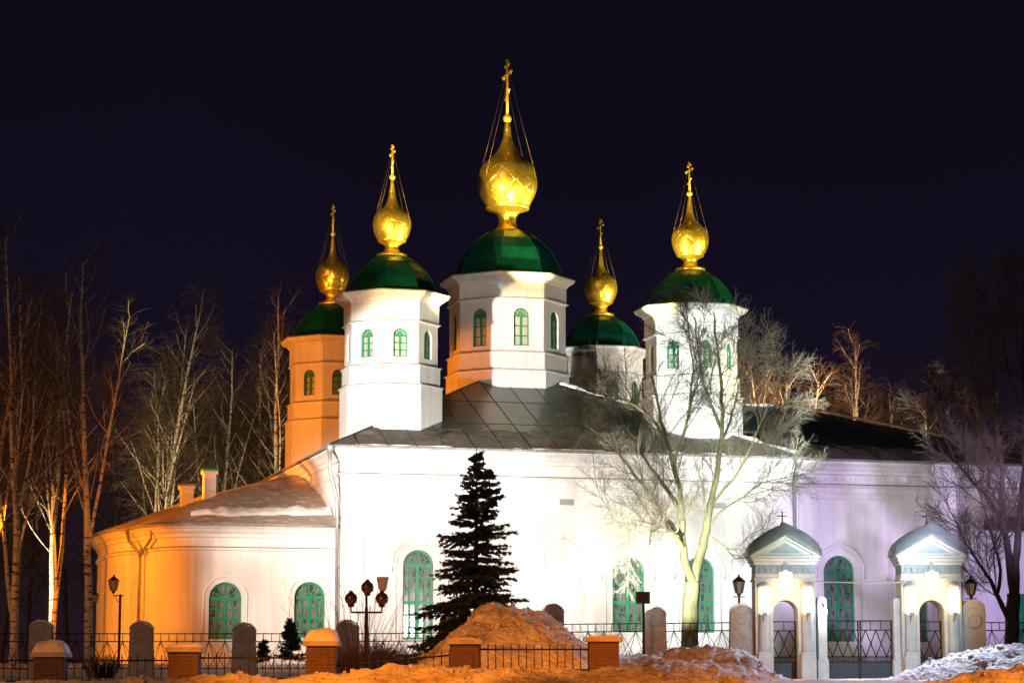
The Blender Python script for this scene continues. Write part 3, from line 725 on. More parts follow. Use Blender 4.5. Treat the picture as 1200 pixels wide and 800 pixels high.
    gate_leaf(t, -ow+.01, ow-.01, .06, H(728), 2, 'wicket_gate', .0)
    return t, k, H, w, dp
pl, kk, HH, w_, dp_ = portal(X(918), 'arched white gate pavilion beside the rounded stone pillar, nearer the broad mossy tree')
pr, *_ = portal(X(1088), 'arched white gate pavilion next to the flat buttress with a ring relief')
def lamps_for(o):
    for sx in (-1,1):
        l = bpy.data.lights.new('gate_lamp_light', 'POINT'); l.energy = 26; l.color = (1,.55,.20); l.shadow_soft_size = .12
        q = bpy.data.objects.new('gate_lamp_light', l); COL.objects.link(q); q.location = (o.location.x+sx*24.5*kk, YF-dp_-.42, o.location.z+HH(704))
    l = bpy.data.lights.new('icon_light', 'POINT'); l.energy = 16; l.color = (1,.60,.22); l.shadow_soft_size = .08
    q = bpy.data.objects.new('icon_light', l); COL.objects.link(q); q.location = (o.location.x, YF-dp_-.42, o.location.z+HH(684))
lamps_for(pl); lamps_for(pr)
# scrolled buttresses (wings)
def buttress(parent, x0, x1, py_top, ring=False):
    zb = 0; H = HH; mb = MB(); w = (x1-x0)/2; cx = (x0+x1)/2; r = w
    pts = [(x0,0),(x1,0),(x1,H(py_top)-r*.8)]+[(cx+w*cos(pi*i/14), H(py_top)-r*.8+r*.8*sin(pi*i/14)) for i in range(1,14)]+[(x0,H(py_top)-r*.8)]
    mb.prism(pts, -.32, .32)
    mb.cbox(x0-.04,x1+.04,-.38,.38,-.1,H(772),.02)
    if ring:
        mb.tube([(cx+.2*cos(2*pi*i/24),-.33,H(727)+.2*sin(2*pi*i/24)) for i in range(25)], .03, 6)
        mb.tube([(cx+w*.98*cos(pi-pi*i/14),-.33,H(722)+w*.8*sin(pi*i/14)) for i in range(15)], .025, 6)
    return mb.build('buttress', M['gatewhite'], parent)
buttress(pl, X(957)-X(918), X(967)-X(918), 699)
buttress(pr, X(1045)-X(1088), X(1053)-X(1088), 700)
buttress(pr, X(1125)-X(1088), X(1152)-X(1088), 702, True)
# double iron gates
dg = thing('double_gate', 'pair of black iron gates with diamond lattice between the two white pavilions', 'gate', ((X(967)+X(1045))/2, YF, gz(X(1006),YF)-.02))
hw = (X(1045)-X(967))/2
zt_ = Z(727)-dg.location.z
gate_leaf(dg, -hw+.02, -.015, .04, zt_, 3, 'gate_leaf'); gate_leaf(dg, .015, hw-.02, .04, zt_, 3, 'gate_leaf')

# stone fence with iron lattice panels
fence = thing('churchyard_fence', 'iron lattice fence strung between rounded snow-capped stone pillars in front of the church', 'fence', (0, YF, 0))
pil = [(-70,727),(50,727),(167,728),(287,730),(408,727),(528,722),(648,708),(767,711),(868,708)]
def stone_pillar(px, py, wpx=25, flip=0):
    x = X(px); w = wpx*S/2; zb = gz(x, YF)-.15; zt = Z(py); mb = MB(); r = w*.75
    dp = .24
    pts = [(x-w*1.14,zb),(x+w*1.14,zb),(x+w,zt-r-.1)]+[(x+w*cos(pi*i/14), zt-r-.05+r*sin(pi*i/14)) for i in range(0,15)]+[(x-w,zt-r-.1)]
    mb.prism(pts, -dp, dp)
    mb.tube([(x+.17*cos(2*pi*i/20),-dp-.005,zt-.42+.17*sin(2*pi*i/20)) for i in range(21)], .022, 6)
    mb.prism([(x-w*1.2,zb),(x+w*1.2,zb),(x+w*1.2,zb+.35),(x+w*1.05,zb+.42),(x-w*1.05,zb+.42),(x-w*1.2,zb+.35)], -dp-.06, dp+.06)
    p = mb.build('stone_pillar', M['stone'], fence)
    mb = MB(); cap = [(x+(w+.02)*cos(pi*i/14), zt-r-.05+(r+.015)*sin(pi*i/14)) for i in range(1,14)]
    out = [(x+(w+.03)*cos(pi*i/14), zt-r-.05+(r+.075+.02*random.random())*sin(pi*i/14)) for i in range(1,14)]
    mb.prism(out+cap[::-1], -dp-.03, dp+.03); mb.build('snow_cap', M['snow_cap'], p)
for px, py in pil: stone_pillar(px, py)
stone_pillar(1330, 715)
def lattice(px0, px1, py_top0, py_top1, py_bot):
    x0, x1 = X(px0), X(px1); n = max(1, round((x1-x0)/.48)); mb = MB()
    za, zb_ = Z(py_top0), Z(py_top1); h = .95; q = .24
    f = lambda x: za+(zb_-za)*(x-x0)/(x1-x0)
    for d in (0,-q,-h-.12): mb.tube([(x0,0,f(x0)+d),(x1,0,f(x1)+d)], .016, 4)
    w = (x1-x0)/n
    for k in range(n):
        a = x0+k*w; m_ = a+w/2; b_ = a+w
        for p, r_ in (((a,-h-.12),(m_,-q)),((m_,-q),(b_,-h-.12)),((a,-q-(h-q)*.5-.06),(m_,-q)),((m_,-q),(b_,-q-(h-q)*.5-.06)),((a,-q-(h-q)*.5-.06),(m_,-h-.12)),((m_,-h-.12),(b_,-q-(h-q)*.5-.06))):
            mb.tube([(p[0],0,f(p[0])+p[1]),(r_[0],0,f(r_[0])+r_[1])], .010, 4)
        mb.tube([(a,0,f(a)),(a,0,f(a)-q)], .012, 4)
        mb.tube([(m_,0,f(m_)),(m_,0,f(m_)-q)], .012, 4)
    mb.build('lattice_panel', M['iron'], fence)
tops = {-70:742,50:742,167:742,287:742,408:742,528:741,648:731,767:730,868:729}
ks = [p for p, _ in pil]
for a, b in zip(ks, ks[1:]): lattice(a+13, b-13, tops[a] if a != 528 else 738, tops[b] if b != 648 else 731, 0)
lattice(1152, 1318, 729, 729, 0)

# ------------------------------------------------------------------ street fence: brick posts and picket rail (Y = 53)
YS = 53.
low = thing('street_fence', 'low black picket fence with snow-topped brick posts along the pavement', 'fence', (0,YS,0))
posts = [(-95,752),(62,764),(218,758),(378,751),(545,749),(707,746),(868,790)]
for px, py in posts[:6]:
    x = X(px,YS); w = .32; zb = gz(x,YS)-.1; zt = Z(py,YS); mb = MB()
    mb.cbox(x-w,x+w,-.3,.3,zb,zt-.1,.015,0); mb.cbox(x-w-.07,x+w+.07,-.37,.37,zt-.1,zt,.025,1)
    mb.cbox(x-w*.55,x+w*.55,-.32,-.301,zb+.25,zt-.3,.008,0)
    p = mb.build('brick_post', [M['brick'],M['stone']], low)
    hsn = {62:.30,218:.12,378:.32}.get(px,.06)
    mb = MB(); b = 0; n = 14
    for i in range(n+1):
        for j in range(n+1):
            u, v = i/n*2-1, j/n*2-1; e = (1-abs(u)**4)*(1-abs(v)**4)
            mb.v.append((x+u*(w+.05), v*.34, zt-.012+hsn*(e**.5)*(.82+.3*noise.noise(Vector((x+u*1.5,v*1.5,hsn))))))
    for i in range(n):
        for j in range(n): a = i*(n+1)+j; mb.f.append([a,a+n+1,a+n+2,a+1]); mb.m.append(0); mb.sm.append(True)
    mb.build('snow_cap', M['snow_cap'], p)
def pickets(px0, px1, z0a, z0b=None):
    x0, x1 = X(px0,YS), X(px1,YS); mb = MB(); n = round((x1-x0)/.17)
    f = lambda x, a, b: a+(b-a)*(x-x0)/(x1-x0)
    zt0, zt1 = Z(z0a,YS), Z(z0b or z0a,YS); hgt = .60
    for d in (-.06,-.50): mb.box(x0,x1,-.015,.015,0,0) if False else mb.tube([(x0,0,zt0+d),(x1,0,zt1+d)], .018, 4)
    for k in range(n+1):
        x = x0+(x1-x0)*k/n; z = f(x,zt0,zt1); mb.tube([(x,0,z-hgt),(x,0,z)], [.011,.011], 4); mb.tube([(x,0,z),(x,0,z+.06)], [.017,.002], 4)
    mb.build('picket_panel', M['iron'], low)
pickets(-77,44,770); pickets(80,200,770); pickets(236,360,767); pickets(396,527,776,764); pickets(563,689,757)

# ------------------------------------------------------------------ snow heaps
def heap(name, label, cat, prof, Y, depth, matl, seed, back=None, rough=1., nx_=150, ny_=70, group=None):
    """ridge whose skyline follows prof (px, py) at distance Y; slopes down to the ground both ways"""
    mb = MB(); px0, px1 = prof[0][0], prof[-1][0]
    for i in range(nx_+1):
        px = px0+(px1-px0)*i/nx_
        for (a, za), (b, zb_) in zip(prof, prof[1:]):
            if a <= px <= b+1e-6: t = (px-a)/(b-a); py = za+(zb_-za)*t; break
        zt = P(px, py, Y).z; x = P(px, py, Y).x
        edge = min(1, min(i, nx_-i)/4.)
        for j in range(ny_+1):
            t = j/ny_*2-1; y = Y+t*depth*(1.0 if t < 0 else (back or .8))
            g = gz(x,y)-.12; s_ = (1-abs(t)**1.7)**1.15 if abs(t) < 1 else 0
            h = g+max(0,(zt-gz(x,Y)+.12))*s_
            p = Vector((x,y,0))
            n_ = .16*noise.noise(p*.9+Vector((seed,0,0)))+.11*noise.noise(p*2.3+Vector((0,seed,0)))+.06*noise.noise(p*5.5+Vector((seed,seed,0)))+.035*noise.noise(p*11)+.02*noise.noise(p*24)
            rd = abs(noise.noise(p*3.1+Vector((seed*2,0,4))))*.12
            h += (n_-rd+.03)*rough*(s_**.4 if s_ > 0 else 0)
            if j in (0,ny_) or i in (0,nx_): h = min(h, g-.05)
            mb.v.append((x+.05*noise.noise(p*3+Vector((9,seed,0))), y, h))
    for i in range(nx_):
        for j in range(ny_): a = i*(ny_+1)+j; mb.f.append([a,a+ny_+1,a+ny_+2,a+1]); mb.m.append(0); mb.sm.append(True)
    rg = random.Random(int(seed*10)); nv = (nx_+1)*(ny_+1)
    for k in range(int(nx_*(2.0 if matl is M['snow_dirty'] and nx_ > 160 or seed == 1. else .9))):
        i = rg.randrange(4, nx_-4); j = int(ny_*min(.95,max(.04,rg.gauss(.3,.2)))); c = Vector(mb.v[i*(ny_+1)+j]); r = rg.choice((.02,.03,.03,.04,.05,.07))*rg.uniform(.7,1.2)
        vs = []
        for sx,sy,sz in ((-1,-1,-1),(1,-1,-1),(1,1,-1),(-1,1,-1),(-1,-1,1),(1,-1,1),(1,1,1),(-1,1,1)):
            vs.append(Vector((sx*rg.uniform(.5,1.1),sy*rg.uniform(.5,1.1),sz*rg.uniform(.4,.8)))*r)
        rot = Matrix.Rotation(rg.uniform(0,6.3),3,'Z') @ Matrix.Rotation(rg.uniform(-.6,.6),3,'X')
        mb.add([tuple(c+rot @ v) for v in vs], [(0,3,2,1),(4,5,6,7),(0,1,5,4),(1,2,6,5),(2,3,7,6),(3,0,4,7)], 0, False)
    return tag(mb.build(name, matl), label, cat, group)
heap('snow_heap', 'tall shovelled snow mound behind the low picket fence in front of the spruce', 'snow heap', [(450,790),(480,778),(505,762),(525,743),(545,727),(560,717),(580,710),(600,711),(625,716),(645,724),(665,737),(685,754),(705,772),(730,790)], 60, 3.4, M['snow_dirty'], 1.)
heap('snow_bank', 'long pale snow bank before the bare tree, sloping down to the left pavilion', 'snow bank', [(660,792),(700,770),(740,768),(780,765),(815,760),(835,757),(855,757),(872,764),(888,777),(905,792),(925,800)], 67, 4.5, M['snow_dirty'], 2.3)
heap('snow_bank', 'dirty snow bank in the corner past the second pavilion', 'snow bank', [(1035,800),(1065,789),(1090,777),(1115,769),(1140,762),(1165,758),(1200,757),(1260,758),(1320,790)], 70, 4.5, M['snow_dirty'], 5.1)
heap('snow_berm', 'low lumpy ploughed snow berm along the street edge beneath the brick posts', 'snow bank', [(-180,799),(0,799),(120,798),(240,796),(330,795),(400,790),(440,786),(520,783),(600,784),(680,782),(740,783),(790,788),(850,797),(890,806),(950,812),(1060,812),(1100,797),(1140,786),(1200,783),(1300,786),(1360,802)], 49.5, 2.2, M['snow_dirty'], 3.3, rough=.9, nx_=240)

# ------------------------------------------------------------------ lamps and poles
def lantern(parent, x, y, z, s=1.):
    mb = MB(); mb.lathe([(.06*s,z),(.10*s,z+.02),(.17*s,z+.34*s)], 6, x, y, 0, 0, False); g = mb.build('lantern_glass', M['frost_glass'], parent)
    mb = MB(); mb.lathe([(.20*s,z+.34*s),(.19*s,z+.37*s),(.08*s,z+.47*s),(.03*s,z+.50*s),(.03*s,z+.56*s)], 6, x, y, 0, 0, False)
    mb.lathe([(.03*s,z-.08),(.07*s,z-.02),(.07*s,z-.001)], 8, x, y)
    for k in range(6): a = k*pi/3; mb.tube([(x+.105*s*cos(a),y+.105*s*sin(a),z),(x+.178*s*cos(a),y+.178*s*sin(a),z+.34*s)], .010, 4)
    mb.build('lantern_frame', M['iron'], g)
def bracket_lamp(px, py, Y, lab, side, zbase=None, polex=8, s=1.):
    p = P(px, py, Y); x = p.x; z = p.z; xb = x+side*polex/FPX*Y
    zb = gz(xb,Y)-.05 if zbase is None else zbase
    t = thing('lantern_post', lab, 'street lamp', (xb,Y,zb), 0, 'iron lanterns by the church')
    mb = MB(); d = z-zb; lx = x-xb
    mb.tube([(0,0,0),(0,0,d-.12)], .045, 8); mb.tube([(0,0,d-.16),(lx*1.0,0,d-.16),(lx,0,d-.08)], .022, 6); mb.tube([(-lx*.5,0,d-.16),(0,0,d-.16)], .02, 6)
    mb.tube([(0,0,d-.4),(lx*.4,0,d-.35),(lx*.7,0,d-.16)], .014, 6)
    mb.build('post', M['iron'], t); lantern(t, lx, 0, d, s)
bracket_lamp(133, 692, 85, 'hexagonal iron lantern on a thin post against the orange apse wall', 1)
bracket_lamp(111, 706, 88, 'dim iron lantern beside the white birch trunk', -1, None, 6, .8)
def pier_lamp(px, py, Y, ztop_px, lab, side, s):
    p = P(px, py, Y); zb = P(px, ztop_px, Y).z; t = thing('pier_lantern', lab, 'lantern', (p.x,Y,zb), 0, 'iron lanterns by the church')
    mb = MB(); d = p.z-zb; mb.tube([(0,0,-.08),(0,0,d-.06)], .035, 8); mb.tube([(-.18,0,d-.1),(.18,0,d-.1)], .014, 6); mb.build('post', M['iron'], t); lantern(t, 0, 0, d, s)
pier_lamp(866, 695, YF, 709, 'iron lantern on top of the rounded stone pillar left of the pavilions', 1, 1.05)
pier_lamp(1138, 697, YF, 703, 'iron lantern above the flat pillar with ring relief', 1, 1.05)
# cluster lamp with mirrored globes
p = P(429, 760, 63); t = thing('cluster_lamp', 'iron lamp post with three smoked globes and one pale cup, before the apse corner', 'street lamp', (p.x,63,gz(p.x,63)-.05))
mb = MB(); q = 63/FPX; zz = lambda py: P(429,py,63).z-t.location.z; xx = lambda px: (px-429)*q
mb.lathe([(.10,0),(.10,.3),(.06,.36),(.045,zz(712))], 10); mb.tube([(xx(411),0,zz(717)),(xx(447),0,zz(717))], .03, 6); mb.tube([(0,0,zz(717)),(0,0,zz(697))], .035, 6)
for px, py in ((411,708),(447,708)): mb.tube([(xx(px),0,zz(717)),(xx(px),0,zz(py))], .022, 6)
mb.tube([(xx(447),.05,zz(717)),(xx(447),.25,zz(700)),(xx(447),.3,zz(692))], .02, 6)
mb.build('post', M['iron'], t)
for px, py, yy in ((411,701,0),(430,688,0),(447,701,0)):
    mb = MB(); r = .165; n = 14
    mb.lathe([(max(.004,r*sin(pi*k/n)), zz(py)-r*cos(pi*k/n)) for k in range(n+1)], 20, xx(px), yy); g = mb.build('globe', M['globe'], t)
    mb = MB(); mb.lathe([(.075,zz(py)-r-.05),(.085,zz(py)-r+.02)], 10, xx(px), yy); mb.lathe([(.06,zz(py)+r-.012),(.05,zz(py)+r+.03),(.01,zz(py)+r+.05)], 10, xx(px), yy); mb.build('collar', M['iron'], g)
mb = MB(); mb.lathe([(.06,zz(692)),(.10,zz(689)),(.16,zz(676)),(.165,zz(675)),(.02,zz(675))], 14, xx(447), .3); g = mb.build('cup_shade', M['stone'], t)
# floodlight on a post
p = P(754, 706, 75.2); t = thing('floodlight_post', 'square floodlight head on a slim black post beside the dark shrubs', 'floodlight', (p.x,75.2,gz(p.x,75.2)-.05))
mb = MB(); h_ = p.z-t.location.z; mb.tube([(0,0,0),(0,0,h_)], .04, 8); mb.build('post', M['iron'], t)
mb = MB(); mb.cbox(-.20,.18,-.12,.10,h_,h_+.33,.03); mb.cbox(-.23,.21,.10,.13,h_-.02,h_+.35,.01); mb.build('lamp_head', M['iron'], t)
mb = MB(); mb.box(-.17,.15,.131,.135,h_+.03,h_+.30); mb.build('lens', mat('floodlight_lens', (.9,.9,.9), .3, emis=(1,.97,.85), estr=15), t)
# small blazing floodlight on the pavilion buttress
p = P(965, 716, YF-.5); t = thing('floodlight', 'small blazing white floodlight on the inner edge of the left pavilion', 'floodlight', (p.x,YF-.5,p.z))
mb = MB(); mb.lathe([(.05,-.13),(.10,-.07),(.115,0),(.09,.08),(.05,.12)], 16); mb.build('lens', M['flood_on'], t)
mb = MB(); mb.cbox(-.05,.05,-.05,.05,.12,.20,.01); mb.tube([(0,0,.19),(0,.2,.24)], .025, 6); mb.build('bracket', M['iron'], t)
# overhead wires
def wire(a, b, sag, lab, r=.012):
    mb = MB(); a = Vector(a); b = Vector(b); pts = [a.lerp(b,k/24)-Vector((0,0,sag*4*(k/24)*(1-k/24))) for k in range(25)]
    mb.tube(pts, r, 5); return tag(mb.build('cable', M['pipe']), lab, 'cable')
wire((X(952),YF-.72,Z(682)), (X(1056),YF-.72,Z(683)), .03, 'thin cable strung between the two gate pavilions above the iron gates', .016)

# ------------------------------------------------------------------ trees
def branch(mb, p, d, L_, r0, r1, n, jit, trop, rng, sides=4, mi=0):
    pts = [p.copy()]; dirs = [d.copy()]; st = L_/n; d = d.copy()
    for i in range(n):
        d = d+Vector((rng.gauss(0,jit),rng.gauss(0,jit),rng.gauss(0,jit)+trop))
        d.normalize(); p = p+d*st; pts.append(p.copy()); dirs.append(d.copy())
    mb.tube(pts, [r0+(r1-r0)*i/n for i in range(n+1)], sides, mi)
    return pts, dirs
def side_dir(d, ang, rng, az=None):
    a = d.orthogonal().normalized(); b = d.cross(a); t = rng.uniform(0, 2*pi) if az is None else az
    return (d*cos(ang)+(a*cos(t)+b*sin(t))*sin(ang)).normalized()
def twigs(mb, pts, dirs, rng, cnt, L_, r, levels, ang=.7, jit=.16, trop=0., t0=.2, mi=0, sub=4):
    n = len(pts)-1
    for k in range(cnt):
        f = t0+(1-t0)*(k+rng.random())/cnt; i = min(n-1, int(f*n)); q = f*n-i
        p = pts[i].lerp(pts[i+1], q); d = side_dir(dirs[i], ang*rng.uniform(.6,1.25), rng)
        l = L_*rng.uniform(.6,1.15)*(1.15-.55*f)
        if levels == 0: branch(mb, p, d, l, r, r*.5, 3, jit, trop, rng, 3, mi)
        else:
            P_, D_ = branch(mb, p, d, l, r, r*.5, 4, jit*.8, trop, rng, 3, mi)
            twigs(mb, P_, D_, rng, sub, l*.5, r*.62, levels-1, ang, jit, trop, .15, mi, sub)
def birch_meshes(seed, H, r, weep, ntw=1.0, lean=0., forks=2, bare=.35):
    rng = random.Random(seed); tm, cm = MB(), MB()
    base = Vector((0,0,-.2)); d = Vector((lean, 0, 1)).normalized()
    stems = []
    P_, D_ = branch(tm, base, d, H, r, .03, 14, .035, .03, rng, 8)
    stems.append((P_, D_, H, r))
    for k in range(forks):
        f = rng.uniform(.22,.5); i = int(f*14); a = side_dir(D_[i], rng.uniform(.25,.45), rng)
        l = H*(1-f)*rng.uniform(.75,.95); Q, E_ = branch(tm, P_[i], a, l, r*(1-f)*.62, .025, 11, .05, .05, rng, 6); stems.append((Q, E_, l, r*.6))
    for Q, E_, l, rr_ in stems:
        nb = int(l*1.35)
        for k in range(nb):
            f = bare+(1-bare)*(k+rng.random())/nb; n = len(Q)-1; i = min(n-1,int(f*n))
            p = Q[i].lerp(Q[i+1], f*n-i); a = side_dir(E_[i], rng.uniform(.5,.95), rng)
            bl = l*.26*(1.25-f)*rng.uniform(.7,1.25)
            B_, BD = branch(tm, p, a, bl, max(.018,rr_*.22*(1.2-f)), .012, 7, .09, .07-.03*weep, rng, 4)
            twigs(cm, B_, BD, rng, int((6+bl*2.4)*ntw), 1.15+.6*weep, .0115, 1, .75, .12, -.16*weep, .2, 0, 4)
    return tm.build('trunk', M['birch']), cm.build('crown', M['birch_twig'])
PROTO = {}
def place_tree(key, x, Y, s, rz, lab, cat='tree', group=None, name='birch_tree', mk=None):
    t = thing(name, lab, cat, (x,Y,gz(x,Y)), rz, group); t.scale = (s,s,s)
    if key not in PROTO:
        PROTO[key] = mk(); 
        for o in PROTO[key]: o.parent = t
    else:
        for o in PROTO[key]: c = o.copy(); COL.objects.link(c); c.parent = t
    return t
mkA = lambda: birch_meshes(11, 18.5, .21, .6, 1., .02, 2)
mkB = lambda: birch_meshes(23, 17.0, .20, .8, 1., -.03, 3)
mkC = lambda: birch_meshes(37, 19.0, .19, 1.1, 1., .05, 2, .3)
mkD = lambda: birch_meshes(51, 15.0, .13, .5, .9, .10, 1, .45)
bx = lambda px, Y: P(px, 780, Y).x
gB = 'bare birches behind the church'
T_ = [('A',104,84.5,.78,0.4,'tall white birch trunk rising right at the outer corner of the apse'),
      ('B',178,112,1.02,1.5,'forked birch with pale speckled trunk above the apse eaves, left of the chimneys'),
      ('C',193,114,.85,3.9,'slender birch crossing behind the forked one above the apse eaves'),
      ('A',322,116,.98,2.6,'birch with crooked pale limbs beside the orange rear drum'),
      ('C',14,84,.80,.9,'weeping orange-lit birch at the photo edge with long hanging twigs'),
      ('B',-22,90,.82,2.2,'orange-lit birch partly cut off by the photo edge'),
      ('D',60,92,.85,1.2,'thin leaning young birch among the dark trees by the fence'),
      ('D',20,88,.75,3.1,'straight thin birch trunk near the photo edge by the fence'),
      ('C',60,104,.86,5.0,'hazy birch between the weeping birch and the apse corner birch'),
      ('A',246,124,.9,4.1,'faint birch above the two apse chimneys'),
      ('B',290,128,1.0,.3,'dim birch behind the crooked-limbed one'),
      ('A',1003,128,.95,5.2,'single bright birch trunk standing above the refectory roof'),
      ('D',905,124,1.0,.2,'leftmost thin birch of the clump above the refectory roof'),
      ('D',926,126,1.08,2.4,'second thin birch of the clump above the refectory roof'),
      ('D',948,125,1.0,4.4,'leaning birch at the right end of the clump above the refectory roof'),
      ('C',1052,132,.80,2.0,'drooping faint birch between the bright trunk and the big dark tree'),
      ('B',1105,130,.85,3.3,'faint birch behind the crown of the big dark tree'),
      ('B',866,130,.88,1.1,'faint birch just right of the front drum with the green dome')]
MK = {'A':mkA,'B':mkB,'C':mkC,'D':mkD}
for key, px, Y, s, rz, lab in T_: place_tree(key, bx(px,Y), Y, s, rz, lab, 'birch', gB, 'birch_tree', MK[key])

# distant wood: one mass behind everything
M['wood'] = mat('wood_bark', (.16,.12,.085), .9)
def wood():
    rng = random.Random(5); protos = []
    for sd in (1,2,3):
        cm = MB(); r2 = random.Random(sd*13); Q, E_ = branch(cm, Vector((0,0,-.3)), Vector((0,0,1)), 15, .18, .03, 8, .05, .03, r2, 5)
        for k in range(24):
            f = .25+.75*(k+r2.random())/24; i = min(7,int(f*8)); a = side_dir(E_[i], r2.uniform(.45,.9), r2)
            B_, BD = branch(cm, Q[i].lerp(Q[i+1],f*8-i), a, 4.6*(1.25-f)*r2.uniform(.7,1.2), .04, .014, 4, .1, .04, r2, 3)
            twigs(cm, B_, BD, r2, 8, 1.7, .016, 1, .7, .15, -.04, .2, 0, 3)
        protos.append(cm)
    out = MB()
    for k in range(124):
        Y = rng.uniform(136,185); px = rng.uniform(-140,430) if k < 54 else rng.uniform(600,1340); x = bx(px,Y)
        s = rng.uniform(.95,1.3)*(Y/150)**.5; a = rng.uniform(0,2*pi); ca, sa = cos(a)*s, sin(a)*s; z0 = gz(x,Y)
        cm = protos[k % 3]; b = len(out.v)
        out.v.extend([(x+v[0]*ca-v[1]*sa, Y+v[0]*sa+v[1]*ca, z0+v[2]*s) for v in cm.v])
        out.f.extend([[i+b for i in f] for f in cm.f]); out.m.extend(cm.m); out.sm.extend(cm.sm)
    return out.build('woodland', M['wood'])
tag(wood(), 'dark mass of bare trees far behind the church', 'wood', kind='stuff')

# broad bare tree in front of the church
def stem(mb, Y, pts, r0, r1, dys, rng, sides=8):
    V = [P(a,b,Y)+Vector((0,dy,0)) for (a,b),dy in zip(pts,dys)]
    # smooth resample
    out = []
    for i in range(len(V)-1):
        p0 = V[max(i-1,0)]; p1 = V[i]; p2 = V[i+1]; p3 = V[min(i+2,len(V)-1)]
        for k in range(3):
            t = k/3; out.append(.5*((2*p1)+(p2-p0)*t+(2*p0-5*p1+4*p2-p3)*t*t+(3*p1-p0-3*p2+p3)*t**3))
    out.append(V[-1]); out = [o+Vector((rng.gauss(0,.015),rng.gauss(0,.02),rng.gauss(0,.015))) for o in out]
    n = len(out)-1; mb.tube(out, [r0+(r1-r0)*(i/n)**.7 for i in range(n+1)], sides)
    D = [(out[min(i+1,n)]-out[max(i-1,0)]).normalized() for i in range(n+1)]
    return out, D
def big_tree(name, lab, Y, stems, tr_mat, tw_mat, seed, dens, L1, tw_r, up=.04, group=None, limbr=.018, lv=1):
    rng = random.Random(seed); tm, cm = MB(), MB()
    x0 = P(stems[0][0][0][0],780,Y).x
    for pts, r0, r1, dys, nb in stems:
        Q, E_ = stem(tm, Y, pts, r0, r1, dys, rng)
        n = len(Q)-1
        for k in range(int(nb*dens)):
            f = .22+.78*(k+rng.random())/(nb*dens); i = min(n-1,int(f*n)); p = Q[i].lerp(Q[i+1],f*n-i)
            a = side_dir(E_[i], rng.uniform(.45,1.0), rng); bl = L1*rng.uniform(.6,1.25)*(1.2-.45*f)
            B_, BD = branch(tm, p, a, bl, limbr*(1.25-.6*f), .010, 7, .12, up, rng, 4)
            twigs(cm, B_, BD, rng, int(9+bl*7), .95*L1/1.9, tw_r, lv, .75, .17, up*.6, .12, 0, 6)
    t = thing(name, lab, 'tree', (x0,Y,gz(x0,Y)), 0, group)
    off = Vector(t.location)
    for m_, nm, mt_ in ((tm,'trunk',tr_mat),(cm,'crown',tw_mat)):
        m_.v = [tuple(Vector(v)-off) for v in m_.v]; m_.build(nm, mt_, t)
    return t
Yt = 80.5
st = [([(806,775),(808,740),(810,705),(812,680)], .30, .25, (0,0,0,0), 0),
      ([(812,684),(803,660),(800,635),(799,605),(795,575),(788,545),(780,515),(772,480),(765,440)], .17, .03, (0,-.1,-.2,-.3,-.4,-.3,-.2,0,.2), 8),
      ([(812,684),(820,650),(828,620),(834,590),(840,560),(846,520),(848,480),(846,440),(842,400),(838,362)], .19, .025, (0,.1,.2,.3,.3,.4,.4,.5,.6,.7), 11),
      ([(800,640),(785,615),(765,590),(742,560),(722,535),(700,515),(678,503)], .11, .02, (-.2,-.5,-.9,-1.2,-1.5,-1.8,-2.1), 9),
      ([(799,610),(790,585),(770,555),(750,525),(735,495),(725,465),(712,450)], .10, .02, (-.3,0,.4,.8,1.2,1.6,1.9), 9),
      ([(834,592),(852,570),(868,548),(880,520),(893,490),(905,460),(912,435)], .06, .015, (.3,.3,0,-.4,-.8,-1.2,-1.6), 9),
      ([(830,615),(850,595),(875,578),(900,560),(925,555),(940,545)], .05, .014, (.2,.5,.9,1.3,1.6,1.9), 7),
      ([(846,520),(858,490),(868,455),(876,420),(884,385)], .05, .015, (.4,.8,1.2,1.5,1.8), 6),
      ([(846,500),(832,470),(822,440),(815,405),(812,378)], .07, .02, (.4,0,-.4,-.8,-1.1), 6),
      ([(799,628),(780,622),(755,616),(730,612),(705,600)], .06, .016, (-.3,-.9,-1.6,-2.2,-2.7), 6),
      ([(800,640),(788,628),(770,622),(750,630),(735,640)], .05, .016, (-.3,-.9,-1.5,-2.0,-2.3), 8),
      ([(828,625),(848,640),(862,655),(880,650),(893,640)], .04, .012, (.2,0,-.3,-.6,-.9), 4),
      ([(780,515),(760,490),(740,478),(718,472),(700,478)], .06, .015, (-.2,-.6,-1,-1.4,-1.7), 7),
      ([(788,545),(800,510),(806,475),(808,440),(805,410)], .08, .018, (-.4,-.8,-1.1,-1.4,-1.6), 7)]
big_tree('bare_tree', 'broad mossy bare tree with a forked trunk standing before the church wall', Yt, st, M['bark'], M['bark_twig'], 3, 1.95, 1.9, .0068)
Yr = 81.
